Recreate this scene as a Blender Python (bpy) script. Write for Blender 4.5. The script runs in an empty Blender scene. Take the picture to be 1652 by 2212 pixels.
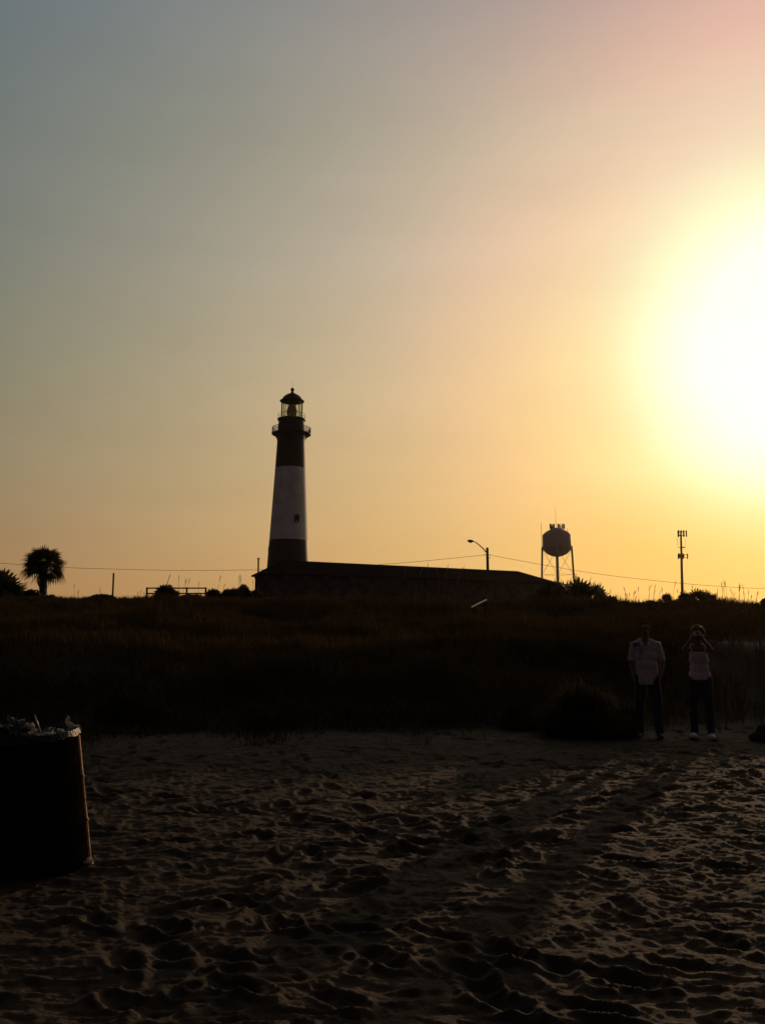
import bpy, bmesh, math, random
import numpy as np
from mathutils import Vector, Matrix
R = math.radians
random.seed(7)
scene = bpy.context.scene
COL = scene.collection

# ------------------------------------------------------------ camera
CAM_H = 1.6
PITCH = math.atan(258 / 1875)
cam_d = bpy.data.cameras.new('camera')
cam = bpy.data.objects.new('camera', cam_d)
COL.objects.link(cam)
cam.location = (0, 0, CAM_H)
cam.rotation_euler = (math.pi / 2 + PITCH, 0, 0)
cam_d.sensor_fit = 'VERTICAL'
cam_d.sensor_height = 24
cam_d.lens = 24 * 1875 / 2212
cam_d.clip_start = 0.05
cam_d.clip_end = 9000
scene.camera = cam

# ------------------------------------------------------------ sun + sky
SUN_AZ, SUN_EL = R(26.7), R(17.0)      # azimuth to the right of the viewing direction (+Y)
sdir = Vector((math.sin(SUN_AZ) * math.cos(SUN_EL), math.cos(SUN_AZ) * math.cos(SUN_EL), math.sin(SUN_EL)))
sl = bpy.data.lights.new('sun', 'SUN')
sl.energy = 1.65
sl.angle = R(0.5)
sl.color = (1.0, 0.64, 0.38)
sun = bpy.data.objects.new('sun', sl)
COL.objects.link(sun)
sun.location = (40, 80, 60)
LAMP_EL = R(8.5)                      # the sun itself sits low inside its wide glow
ldir = Vector((math.sin(SUN_AZ) * math.cos(LAMP_EL), math.cos(SUN_AZ) * math.cos(LAMP_EL), math.sin(LAMP_EL)))
sun.rotation_euler = ldir.to_track_quat('Z', 'Y').to_euler()

scene.view_settings.view_transform = 'Standard'
scene.view_settings.look = 'None'
scene.view_settings.exposure = 0
scene.view_settings.gamma = 1

def lin(c):
    return tuple(((v / 255) / 12.92 if v / 255 <= 0.04045 else ((v / 255 + 0.055) / 1.055) ** 2.4) for v in c)

world = bpy.data.worlds.new('World')
scene.world = world
world.use_nodes = True
wn = world.node_tree.nodes
wl = world.node_tree.links
wn.clear()
def wnode(t, **k):
    n = wn.new(t)
    for a, b in k.items():
        setattr(n, a, b)
    return n
tc = wnode('ShaderNodeTexCoord')
dotn = wnode('ShaderNodeVectorMath', operation='DOT_PRODUCT')
nrm = wnode('ShaderNodeVectorMath', operation='NORMALIZE')
wl.new(tc.outputs['Generated'], nrm.inputs[0])
wl.new(nrm.outputs[0], dotn.inputs[0])
dotn.inputs[1].default_value = sdir
ac = wnode('ShaderNodeMath', operation='ARCCOSINE')
wl.new(dotn.outputs['Value'], ac.inputs[0])
th = wnode('ShaderNodeMath', operation='DIVIDE')
wl.new(ac.outputs[0], th.inputs[0])
th.inputs[1].default_value = R(90)          # 0..1 over 0..90 degrees from the sun
sep = wnode('ShaderNodeSeparateXYZ')
wl.new(nrm.outputs[0], sep.inputs[0])
el = wnode('ShaderNodeMath', operation='ARCSINE')
wl.new(sep.outputs['Z'], el.inputs[0])
# rows of sky colour by elevation; stops are (degrees from the sun, sRGB colour, gain)
DIM = (58, 52, 53)
FIT = [
(0, [(4, (252, 255, 255)), (7, (254, 255, 244)), (9, (255, 255, 171)), (11, (255, 235, 132)), (13, (255, 219, 114)), (16, (255, 203, 104)), (20, (247, 189, 101)), (25, (231, 176, 96)), (31, (215, 163, 91)), (38, (203, 150, 85)), (46, (189, 136, 80)), (54, (170, 121, 72))]) ,
(5, [(4, (251, 255, 255)), (7, (254, 255, 235)), (9, (255, 250, 185)), (11, (255, 236, 153)), (13, (255, 223, 135)), (16, (251, 206, 121)), (20, (240, 193, 114)), (25, (225, 179, 108)), (31, (210, 166, 102)), (38, (195, 155, 98)), (46, (176, 140, 91)), (54, (157, 124, 82))]) ,
(10, [(4, (251, 255, 255)), (7, (253, 253, 217)), (9, (253, 245, 184)), (11, (253, 234, 162)), (13, (251, 223, 148)), (16, (246, 208, 135)), (20, (234, 195, 128)), (25, (220, 182, 121)), (31, (204, 170, 116)), (38, (185, 158, 110)), (46, (163, 141, 101)), (54, (141, 124, 90))]) ,
(17, [(4, (252, 255, 242)), (7, (253, 250, 211)), (9, (252, 242, 188)), (11, (249, 231, 171)), (13, (245, 221, 161)), (16, (238, 208, 151)), (20, (226, 195, 144)), (25, (210, 182, 137)), (31, (192, 170, 129)), (38, (171, 155, 120)), (46, (146, 138, 108)), (54, (121, 120, 95))]) ,
(24, [(4, (253, 255, 247)), (7, (253, 252, 221)), (9, (251, 241, 200)), (11, (246, 228, 185)), (13, (240, 216, 174)), (16, (230, 203, 164)), (20, (217, 191, 155)), (25, (199, 179, 147)), (31, (179, 165, 137)), (38, (157, 149, 125)), (46, (133, 131, 113)), (54, (110, 114, 102))]) ,
(31, [(4, (255, 255, 255)), (7, (255, 255, 241)), (9, (255, 243, 217)), (11, (250, 224, 197)), (13, (243, 209, 184)), (16, (229, 195, 170)), (20, (209, 182, 159)), (25, (188, 170, 149)), (31, (166, 156, 139)), (38, (144, 141, 128)), (46, (122, 125, 119)), (54, (103, 110, 111))]) ,
(38, [(4, (255, 255, 255)), (7, (255, 255, 236)), (9, (255, 224, 213)), (11, (255, 204, 196)), (13, (255, 193, 185)), (16, (255, 182, 173)), (20, (213, 169, 159)), (25, (181, 159, 150)), (31, (158, 148, 141)), (38, (136, 135, 132)), (46, (116, 121, 125)), (54, (98, 108, 119))]) ,
]
SKY_ROWS = []
for e0, st in FIT:
    far = st[-1][1]
    st = [(d_, (min(255, c_[0] + 7) if (11 < d_ < 22 and 8 < e0 < 30) else c_[0] - (3 if d_ > 22 else 0), c_[1] + (4 if e0 > 30 and d_ < 25 else 0), c_[2] + (7 if d_ > 18 and 4 < e0 < 30 else 0))) for d_, c_ in st]
    if e0 < 8: st = [(d_, (c_[0], c_[1] * (1 - .09 * math.exp(-((d_ - 13) / 5) ** 2)), c_[2] * (1 - .20 * math.exp(-((d_ - 14) / 6) ** 2)))) for d_, c_ in st]
    core = [(0, (251, 255, 248), 1.02), (5.5, (251, 255, 246), 1.0)] if e0 >= 10 else [(0, (253, 255, 240), 1.0), (6, (255, 255, 222), 1.0)]
    SKY_ROWS.append((e0, core + [(d_, (c_ if d_ > 9 or e0 < 10 or e0 > 31 else (253, 255, 232 if d_ < 9 else 204)), 1) for d_, c_ in st[1:]] + [(68, tuple((a_ + b_) * .42 for a_, b_ in zip(far, DIM)), 1), (86, DIM, 1)]))
SKY_ROWS.append((62, [(0, (150, 140, 130), 1), (45, (80, 82, 86), 1), (62, (52, 54, 60), 1), (84, DIM, 1)]))
def ramp(stops):
    rn = wnode('ShaderNodeValToRGB')
    cr = rn.color_ramp
    cr.interpolation = 'B_SPLINE'
    while len(cr.elements) < len(stops):
        cr.elements.new(0.5)
    for e, (d, c, g) in zip(cr.elements, stops):
        e.position = d / 90
    for e, (d, c, g) in zip(cr.elements, stops):
        l = lin(c)
        e.color = (l[0] * g, l[1] * g, l[2] * g, 1)
    wl.new(th.outputs[0], rn.inputs[0])
    return rn
prev = None
for i, (e0, stops) in enumerate(SKY_ROWS):
    r_ = ramp(stops)
    if prev is None:
        prev = r_.outputs[0]
    else:
        ea = SKY_ROWS[i - 1][0]
        mr = wnode('ShaderNodeMapRange', interpolation_type='SMOOTHSTEP' if False else 'LINEAR')
        mr.inputs['From Min'].default_value = R(ea)
        mr.inputs['From Max'].default_value = R(e0)
        wl.new(el.outputs[0], mr.inputs['Value'])
        mx = wnode('ShaderNodeMix', data_type='RGBA')
        wl.new(mr.outputs[0], mx.inputs[0])
        wl.new(prev, mx.inputs[6])
        wl.new(r_.outputs[0], mx.inputs[7])
        prev = mx.outputs[2]
sky = wnode('ShaderNodeTexSky', sky_type='NISHITA')
sky.sun_disc = False
sky.sun_elevation = LAMP_EL
sky.sun_rotation = SUN_AZ
sky.dust_density = 4
bg1 = wnode('ShaderNodeBackground')
bg1.inputs['Strength'].default_value = 1.0
# thin uneven haze layers: long flat streaks, a couple of percent
mp = wnode('ShaderNodeMapping'); mp.inputs['Scale'].default_value = (1.6, 1.6, 9.0); mp.inputs['Rotation'].default_value = (0, R(-12), 0)
wl.new(nrm.outputs[0], mp.inputs['Vector'])
nz = wnode('ShaderNodeTexNoise'); nz.inputs['Scale'].default_value = 2.2; nz.inputs['Detail'].default_value = 5
wl.new(mp.outputs[0], nz.inputs['Vector'])
mr2 = wnode('ShaderNodeMapRange'); mr2.inputs['From Min'].default_value = .3; mr2.inputs['From Max'].default_value = .7
mr2.inputs['To Min'].default_value = 0.975; mr2.inputs['To Max'].default_value = 1.025
wl.new(nz.outputs['Fac'], mr2.inputs['Value'])
vs_ = wnode('ShaderNodeVectorMath', operation='SCALE')
wl.new(prev, vs_.inputs[0]); wl.new(mr2.outputs[0], vs_.inputs['Scale'])
wl.new(vs_.outputs[0], bg1.inputs['Color'])
bg2 = wnode('ShaderNodeBackground')
bg2.inputs['Strength'].default_value = 0.002
wl.new(sky.outputs[0], bg2.inputs['Color'])
add = wnode('ShaderNodeAddShader')
wl.new(bg1.outputs[0], add.inputs[0])
wl.new(bg2.outputs[0], add.inputs[1])
wo = wnode('ShaderNodeOutputWorld')
wl.new(add.outputs[0], wo.inputs['Surface'])
scene.cycles.use_denoising = True
scene.cycles.max_bounces = 5
scene.cycles.transparent_max_bounces = 12

# ------------------------------------------------------------ helpers
def P(u, v, d):
    """world point seen at picture point (u, v) of a 1652 x 2212 view, at distance d along +Y"""
    x = (u - 826) / 1875
    z = (1106 - v) / 1875
    c, s = math.cos(PITCH), math.sin(PITCH)
    y2 = c - s * z
    z2 = s + c * z
    return Vector((x * d / y2, d, CAM_H + z2 * d / y2))

def tag(o, label=None, cat=None, group=None, kind=None):
    if label: o['label'] = label
    if cat: o['category'] = cat
    if group: o['group'] = group
    if kind: o['kind'] = kind
    return o

def thing(name, label, cat, loc=(0, 0, 0), rotz=0, group=None, rot=None):
    o = bpy.data.objects.new(name, None)
    COL.objects.link(o)
    o.empty_display_size = 0.2
    o.location = loc
    o.rotation_euler = rot if rot else (0, 0, rotz)
    return tag(o, label, cat, group)

class MB:
    def __init__(s):
        s.v = []; s.f = []; s.m = []
    def add(s, vs, fs, mi=0):
        b = len(s.v)
        s.v += [tuple(p) for p in vs]
        s.f += [tuple(b + i for i in f) for f in fs]
        s.m += [mi] * len(fs)
    def box(s, c, size, rz=0, mi=0, rot=None):
        hx, hy, hz = [q / 2 for q in size]
        M = rot if rot else Matrix.Rotation(rz, 3, 'Z')
        vs = [Vector(c) + M @ Vector((a * hx, b * hy, d * hz)) for d in (-1, 1) for a, b in ((-1, -1), (1, -1), (1, 1), (-1, 1))]
        s.add(vs, [(3, 2, 1, 0), (4, 5, 6, 7), (0, 1, 5, 4), (1, 2, 6, 5), (2, 3, 7, 6), (3, 0, 4, 7)], mi)
    def tube(s, pts, rad, n=8, caps=True, mi=0, flat=1.0):
        pts = [Vector(p) for p in pts]
        if not isinstance(rad, (list, tuple)): rad = [rad] * len(pts)
        vs = []; fs = []
        up = None
        for i, p in enumerate(pts):
            t = (pts[min(i + 1, len(pts) - 1)] - pts[max(i - 1, 0)])
            if t.length < 1e-9: t = Vector((0, 0, 1))
            t.normalize()
            if up is None:
                up = Vector((0, 0, 1)) if abs(t.z) < 0.9 else Vector((0, 1, 0))
            a = t.cross(up)
            if a.length < 1e-6: a = t.cross(Vector((1, 0, 0)))
            a.normalize()
            b = a.cross(t).normalized()
            up = b
            for k in range(n):
                q = 2 * math.pi * k / n
                vs.append(p + a * math.cos(q) * rad[i] + b * math.sin(q) * rad[i] * flat)
        for i in range(len(pts) - 1):
            for k in range(n):
                fs.append((i * n + k, i * n + (k + 1) % n, (i + 1) * n + (k + 1) % n, (i + 1) * n + k))
        if caps:
            fs.append(tuple(range(n - 1, -1, -1)))
            fs.append(tuple((len(pts) - 1) * n + k for k in range(n)))
        s.add(vs, fs, mi)
    def lathe(s, prof, n=32, c=(0, 0, 0), mi=None):
        vs = []; fs = []; ms = []
        for r, z in prof:
            for k in range(n):
                q = 2 * math.pi * k / n
                vs.append((c[0] + r * math.cos(q), c[1] + r * math.sin(q), c[2] + z))
        for i in range(len(prof) - 1):
            for k in range(n):
                fs.append((i * n + k, i * n + (k + 1) % n, (i + 1) * n + (k + 1) % n, (i + 1) * n + k))
                ms.append(mi[i] if mi else 0)
        b = len(s.v)
        s.v += vs
        s.f += [tuple(b + i for i in f) for f in fs]
        s.m += ms
    def disc(s, r, z, n=32, c=(0, 0, 0), up=True, mi=0):
        vs = [(c[0] + r * math.cos(2 * math.pi * k / n), c[1] + r * math.sin(2 * math.pi * k / n), c[2] + z) for k in range(n)]
        s.add(vs, [tuple(range(n)) if up else tuple(range(n - 1, -1, -1))], mi)
    def ell(s, c, r, n=16, m=10, rot=None, mi=0):
        vs = []; fs = []
        if not isinstance(r, (list, tuple)): r = (r, r, r)
        for j in range(m + 1):
            t = math.pi * j / m
            for k in range(n):
                q = 2 * math.pi * k / n
                w = Vector((r[0] * math.sin(t) * math.cos(q), r[1] * math.sin(t) * math.sin(q), r[2] * math.cos(t)))
                if rot: w = rot @ w
                vs.append(Vector(c) + w)
        for j in range(m):
            for k in range(n):
                fs.append((j * n + k, (j + 1) * n + k, (j + 1) * n + (k + 1) % n, j * n + (k + 1) % n))
        s.add(vs, fs, mi)
    def mesh(s, name, mats, smooth=False):
        me = bpy.data.meshes.new(name)
        me.from_pydata(s.v, [], s.f)
        if not isinstance(mats, (list, tuple)): mats = [mats]
        for m in mats: me.materials.append(m)
        if len(mats) > 1: me.polygons.foreach_set('material_index', s.m)
        if smooth: me.polygons.foreach_set('use_smooth', [True] * len(me.polygons))
        me.validate(); me.update()
        return me
    def build(s, name, mats, parent=None, smooth=False):
        o = bpy.data.objects.new(name, s.mesh(name, mats, smooth))
        COL.objects.link(o)
        if parent: o.parent = parent
        return o

def mat(name, color, rough=0.8, metal=0.0, var=0.25, scale=6.0, bump=0.0, bscale=30, color2=None, trans=0.0, spec=0.3, coords='Object', tcol=None):
    m = bpy.data.materials.new(name)
    m.use_nodes = True
    nt = m.node_tree; N = nt.nodes; L = nt.links
    b = N['Principled BSDF']
    b.inputs['Roughness'].default_value = rough
    b.inputs['Metallic'].default_value = metal
    b.inputs['Specular IOR Level'].default_value = spec
    t = N.new('ShaderNodeTexCoord')
    nz = N.new('ShaderNodeTexNoise')
    nz.inputs['Scale'].default_value = scale
    nz.inputs['Detail'].default_value = 6
    L.new(t.outputs[coords], nz.inputs['Vector'])
    r = N.new('ShaderNodeValToRGB')
    c2 = color2 if color2 else tuple(c * (1 - var) for c in color)
    c1 = color if color2 else tuple(min(1, c * (1 + var)) for c in color)
    r.color_ramp.elements[0].position = 0.35
    r.color_ramp.elements[1].position = 0.65
    r.color_ramp.elements[0].color = (*c2, 1)
    r.color_ramp.elements[1].color = (*c1, 1)
    L.new(nz.outputs['Fac'], r.inputs[0])
    L.new(r.outputs[0], b.inputs['Base Color'])
    if bump:
        n2 = N.new('ShaderNodeTexNoise')
        n2.inputs['Scale'].default_value = bscale
        n2.inputs['Detail'].default_value = 8
        L.new(t.outputs[coords], n2.inputs['Vector'])
        bp = N.new('ShaderNodeBump')
        bp.inputs['Strength'].default_value = bump
        bp.inputs['Distance'].default_value = 0.02
        L.new(n2.outputs['Fac'], bp.inputs['Height'])
        L.new(bp.outputs[0], b.inputs['Normal'])
    if trans:
        out = N['Material Output']
        tb = N.new('ShaderNodeBsdfTranslucent')
        tb.inputs['Color'].default_value = (*(tcol or color), 1)
        ms = N.new('ShaderNodeMixShader')
        ms.inputs[0].default_value = trans
        L.new(b.outputs[0], ms.inputs[1]); L.new(tb.outputs[0], ms.inputs[2])
        L.new(ms.outputs[0], out.inputs['Surface'])
    return m

def glass(name, tint, gloss=0.1, rough=0.05):
    m = bpy.data.materials.new(name); m.use_nodes = True
    nt = m.node_tree; N = nt.nodes; L = nt.links
    N.remove(N['Principled BSDF'])
    a = N.new('ShaderNodeBsdfTransparent'); a.inputs[0].default_value = (*tint, 1)
    g = N.new('ShaderNodeBsdfGlossy'); g.inputs['Roughness'].default_value = rough
    lw = N.new('ShaderNodeLayerWeight'); lw.inputs[0].default_value = 0.3
    mu = N.new('ShaderNodeMath'); mu.operation = 'MULTIPLY'; mu.inputs[1].default_value = gloss * 4
    L.new(lw.outputs['Facing'], mu.inputs[0])
    ms = N.new('ShaderNodeMixShader')
    L.new(mu.outputs[0], ms.inputs[0]); L.new(a.outputs[0], ms.inputs[1]); L.new(g.outputs[0], ms.inputs[2])
    L.new(ms.outputs[0], N['Material Output'].inputs['Surface'])
    return m

M = dict(
    black=mat('black_paint', (0.012, 0.010, 0.010), 0.6, scale=2, var=0.3),
    white=mat('white_paint', (0.62, 0.58, 0.56), 0.7, scale=0.6, var=0.12),
    iron=mat('dark_iron', (0.03, 0.025, 0.022), 0.5, var=0.3),
    glass=glass('lantern_glass', (0.86, 0.88, 0.78), 0.06),
    lens=glass('lens_glass', (0.34, 0.31, 0.22), 0.10, 0.15),
    brass=mat('lens_brass', (0.12, 0.09, 0.05), 0.35, 0.8),
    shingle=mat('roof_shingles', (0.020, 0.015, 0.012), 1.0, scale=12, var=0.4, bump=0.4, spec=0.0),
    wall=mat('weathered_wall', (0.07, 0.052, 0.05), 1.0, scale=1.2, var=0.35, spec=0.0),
    pane=mat('dark_window_glass', (0.02, 0.02, 0.025), 0.15, var=0.1, spec=0.5),
    wood=mat('weathered_wood', (0.06, 0.042, 0.032), 0.95, scale=10, var=0.35),
    pale_wood=mat('pale_wood', (0.80, 0.74, 0.70), 0.35, scale=10, var=0.1),
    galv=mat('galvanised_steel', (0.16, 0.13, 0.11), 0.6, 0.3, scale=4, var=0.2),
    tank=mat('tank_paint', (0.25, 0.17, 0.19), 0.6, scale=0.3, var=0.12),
    red=mat('red_beacon_paint', (0.5, 0.10, 0.05), 0.5),
    wire=mat('wire_sheath', (0.10, 0.07, 0.04), 0.6),
    bark=mat('palm_bark', (0.07, 0.055, 0.04), 0.95, scale=12, var=0.5, bump=0.6),
    stem=mat('shrub_stem', (0.06, 0.045, 0.03), 0.9),
    frond=mat('palm_fronds', (0.035, 0.045, 0.018), 0.5, scale=3, var=0.4, trans=0.25, tcol=(0.06, 0.05, 0.012)),
    leaf=mat('shrub_leaves', (0.03, 0.038, 0.015), 0.6, scale=3, var=0.4, trans=0.2, tcol=(0.06, 0.04, 0.012)),
    grass=mat('dune_grass_blades', (0.095, 0.066, 0.028), 0.9, scale=0.35, color2=(0.040, 0.034, 0.014), trans=0.16, tcol=(0.06, 0.035, 0.01), spec=0.05),
    tuss=mat('tussock_blades', (0.060, 0.048, 0.020), 0.9, scale=2, var=0.4, trans=0.2, tcol=(0.06, 0.04, 0.012), spec=0.05),
    oats=mat('sea_oat_straw', (0.16, 0.10, 0.05), 0.8, trans=0.3, tcol=(0.2, 0.12, 0.05)),
    rust=mat('black_drum_paint', (0.006, 0.005, 0.004), 1.0, 0.0, scale=9, var=0.4, bump=0.25, bscale=40, spec=0.0),
    lit_edge=mat('lit_edge_colour', (0.62, 0.34, 0.17), 0.6, 0.0, scale=14, var=0.35, bump=0.3, bscale=60),
    liner=mat('clear_bin_liner', (0.35, 0.36, 0.30), 0.25, scale=20, var=0.2, trans=0.4, tcol=(0.45, 0.42, 0.28), spec=0.6),
    plastic=mat('white_plastic_film', (0.55, 0.55, 0.5), 0.3, scale=20, var=0.15, trans=0.35, tcol=(0.5, 0.45, 0.35), spec=0.6),
    linerdark=mat('dark_bin_liner', (0.008, 0.008, 0.007), 0.5, scale=20, var=0.2, spec=0.3),
    greybag=mat('grey_plastic_film', (0.07, 0.07, 0.065), 0.3, scale=20, var=0.2, trans=0.2, tcol=(0.2, 0.18, 0.13), spec=0.6),
    skin=mat('skin', (0.13, 0.06, 0.038), 0.55, scale=15, var=0.08),
    hair=mat('brown_hair', (0.10, 0.05, 0.025), 0.45, scale=40, var=0.4, trans=0.3, tcol=(0.3, 0.14, 0.05)),
    hair_dk=mat('dark_hair', (0.02, 0.014, 0.01), 0.95, scale=40, var=0.4, spec=0.05),
    shirt=mat('pale_shirt_cotton', (0.36, 0.30, 0.32), 0.9, scale=7, var=0.06, bump=0.3, bscale=8),
    print=mat('shirt_print', (0.25, 0.2, 0.24), 0.9),
    top=mat('white_tank_cotton', (0.40, 0.33, 0.36), 0.9, scale=7, var=0.06, bump=0.3, bscale=8),
    jeans=mat('dark_denim', (0.022, 0.02, 0.025), 0.9, scale=20, var=0.3),
    shoe=mat('pale_shoe', (0.45, 0.40, 0.40), 0.7),
    shoe_dk=mat('dark_shoe', (0.03, 0.025, 0.02), 0.7),
    eye=mat('eye', (0.03, 0.02, 0.02), 0.2),
    bag=mat('dark_bag_canvas', (0.03, 0.015, 0.013), 0.9, scale=20, var=0.3),
    phone=mat('camera_body', (0.5, 0.48, 0.45), 0.3, 0.3),
)

# ------------------------------------------------------------ terrain
def _h(ix, iy, seed):
    n = (ix.astype(np.int64) * 374761393 + iy.astype(np.int64) * 668265263 + seed * 974634777) & 0xffffffff
    n = ((n ^ (n >> 13)) * 1274126177) & 0xffffffff
    return ((n ^ (n >> 16)) & 0xffff) / 65535.0
def vn(x, y, seed=0):
    x = np.asarray(x, float); y = np.asarray(y, float)
    ix = np.floor(x); iy = np.floor(y); fx = x - ix; fy = y - iy
    ix = ix.astype(np.int64); iy = iy.astype(np.int64)
    fx = fx * fx * fx * (fx * (fx * 6 - 15) + 10); fy = fy * fy * fy * (fy * (fy * 6 - 15) + 10)
    a = _h(ix, iy, seed); b = _h(ix + 1, iy, seed); c = _h(ix, iy + 1, seed); d = _h(ix + 1, iy + 1, seed)
    return (a + (b - a) * fx) * (1 - fy) + (c + (d - c) * fx) * fy - 0.5
def fbm(x, y, seed=0, o=4, g=0.5):
    s = 0; a = 1; f = 1
    for k in range(o):
        # rotate each octave so lattice lines never align
        ca, sa = math.cos(k * 1.3 + 0.5), math.sin(k * 1.3 + 0.5)
        s = s + a * vn((x * ca - y * sa) * f, (x * sa + y * ca) * f, seed + k); a *= g; f *= 2.03
    return s
def sstep(a, b, x):
    t = np.clip((np.asarray(x, float) - a) / (b - a), 0, 1)
    return t * t * (3 - 2 * t)
PY = [-3000, -120, -30, 0, 12.6, 13.6, 15, 17, 21, 27, 36, 44, 50, 56, 70, 100, 400, 6000]
PZ = [-9, -7, -0.8, 0, 0.02, 0.18, 0.68, 1.18, 1.50, 1.85, 2.5, 2.98, 3.12, 3.0, 2.7, 2.6, 2.6, 2.0]
def terrain(x, y):
    x = np.asarray(x, float); y = np.asarray(y, float)
    path = np.exp(-((x - 0.42 * y - 0.3) / 1.7) ** 2) * sstep(12, 14, y) * (1 - sstep(24, 34, y))
    yy = y - (2.2 * fbm(x / 9, y / 14, 3, 2) + 1.0 + 0.6 * np.sin(x / 5.0)) * sstep(9, 13, y) * (1 - sstep(34, 44, y)) + 0.0 * path
    z = np.interp(yy - 0.2 * path, PY, PZ)
    crest = sstep(26, 46, y) * (1 - sstep(60, 90, y))
    slope = np.clip(-x / np.maximum(y, 10), -0.6, 0.6)
    z = z + crest * (0.22 * slope / 0.44)
    m = sstep(13, 18, y) * (1 - sstep(40, 48, y))
    z = z + m * (0.55 * fbm(x / 6, y / 6, 11, 3))
    z = z + sstep(13, 16, y) * (1 - sstep(300, 500, y)) * 0.06 * fbm(x / 1.3, y / 1.3, 21, 3)
    return z
PRINTS = []
rp = random.Random(5)
def trail(x0, y0, ang, n, step=0.62):
    x, y = x0, y0
    for i in range(n):
        ang += rp.uniform(-0.10, 0.10)
        x += math.cos(ang) * step; y += math.sin(ang) * step
        s = 1 if i % 2 else -1
        PRINTS.append((x - s * 0.10 * math.sin(ang), y + s * 0.10 * math.cos(ang), ang + s * 0.12, rp.uniform(0.85, 1.15)))
for k in range(60):
    trail(rp.uniform(-7, 7), rp.uniform(2.5, 13), rp.uniform(0, 6.28), rp.randint(7, 16))
NSOFT = len(PRINTS)
trail(-1.75, 5.35, -0.85, 6, .34); trail(-.75, 5.3, -0.8, 6, .36); trail(-1.6, 5.0, -0.75, 9); trail(0.2, 5.1, -0.7, 9); trail(-3.2, 9.0, -0.5, 16)
def ridge(x, y, seed):
    return 1 - 2.2 * np.abs(vn(x, y, seed))
def beach(x, y):
    m = sstep(1.0, 2.4, y) * (1 - sstep(12.6, 15.5, y)) * (1 - sstep(11, 16, np.abs(x)))
    wx = x + 0.10 * fbm(x / 0.35, y / 0.35, 141, 2); wy = y + 0.10 * fbm(x / 0.35, y / 0.35, 151, 2)
    big = 0.6 + fbm(x / 1.3, y / 1.1, 61, 2)
    h = 0.026 * fbm(x / 1.3, y / 1.0, 41, 2) + 0.020 * fbm(wx / 0.34, wy / 0.26, 31, 3)
    h += 0.021 * ridge(wx / 0.24 + 3, wy / 0.12, 51) * big
    h += 0.019 * ridge(wx / 0.11 + wy / 0.4, wy / 0.055, 53) * (1.2 - 0.6 * big)
    h += 0.008 * fbm(x / 0.05, y / 0.035, 71, 3, 0.6)
    return h * m * (1.0 + 0.2 * sstep(0, 4, x))
def prints(X, Y, H):
    for ip, (px, py, a, s) in enumerate(PRINTS):
        # window on the structured grid: Y rows are constant
        r = 0.32
        rows = np.where(np.abs(Y[:, 0] - py) < r)[0]
        if len(rows) == 0: continue
        r0, r1 = rows[0], rows[-1] + 1
        cols = np.where(np.abs(X[(r0 + r1) // 2] - px) < r + 0.1)[0]
        if len(cols) == 0: continue
        c0, c1 = cols[0], cols[-1] + 1
        dx = X[r0:r1, c0:c1] - px; dy = Y[r0:r1, c0:c1] - py
        ca, sa = math.cos(a), math.sin(a)
        u = (dx * ca + dy * sa) / (0.15 * s); w = (-dx * sa + dy * ca) / (0.065 * s)
        d = np.sqrt(u * u + w * w)
        H[r0:r1, c0:c1] += (1.15 if ip >= NSOFT else 0.9) * -0.032 * np.exp(-(d ** 3)) + (1.2 if ip >= NSOFT else 0.9) * 0.017 * np.exp(-((d - 1.45) / 0.33) ** 2) * (0.7 + 0.5 * u)
def gz(x, y):
    return float(terrain(np.array([x]), np.array([y]))[0])
def gs(x, y):
    # height of the rippled beach surface itself, from the finished ground mesh
    ok, loc, nrm_, idx_ = ground.ray_cast(Vector((x, y, 10)), Vector((0, 0, -1)))
    return loc.z if ok else gz(x, y)

ys = list(-np.geomspace(600, 1.0, 30)) + [0, 0.8, 1.6, 2.2]
y = 2.6
while y < 17: ys.append(y); y *= 1.0031
while y < 70: ys.append(y); y *= 1.012
while y < 1500: ys.append(y); y *= 1.06
ys = np.array(ys)
tt = np.concatenate([-np.linspace(2, 1.02, 50), np.linspace(-1, 1, 680), np.linspace(1.02, 2, 50)])
Wd = np.where(ys > 0, ys * 0.56 + 0.6, 0.6 - ys * 0.3)
Y = np.repeat(ys[:, None], len(tt), 1)
ex = np.clip(np.abs(tt) - 1, 0, 1)[None, :]
X = np.sign(tt)[None, :] * (np.minimum(np.abs(tt), 1)[None, :] * Wd[:, None] + (1500 - Wd[:, None]) * ex ** 3.2 + ex * 3)
H0 = beach(X, Y)
prints(X, Y, H0)
Z = terrain(X, Y) + H0
nr, nc = X.shape
co = np.stack([X, Y, Z], -1).reshape(-1, 3)
idx = np.arange(nr * nc).reshape(nr, nc)
fa = np.stack([idx[:-1, :-1], idx[:-1, 1:], idx[1:, 1:], idx[1:, :-1]], -1).reshape(-1, 4)
gm = bpy.data.meshes.new('ground')
gm.vertices.add(len(co)); gm.vertices.foreach_set('co', co.ravel())
gm.loops.add(len(fa) * 4); gm.loops.foreach_set('vertex_index', fa.ravel().astype(np.int32))
gm.polygons.add(len(fa)); gm.polygons.foreach_set('loop_start', np.arange(0, len(fa) * 4, 4, dtype=np.int32))
gm.polygons.foreach_set('use_smooth', np.ones(len(fa), bool))
gm.update(calc_edges=True)
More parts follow.
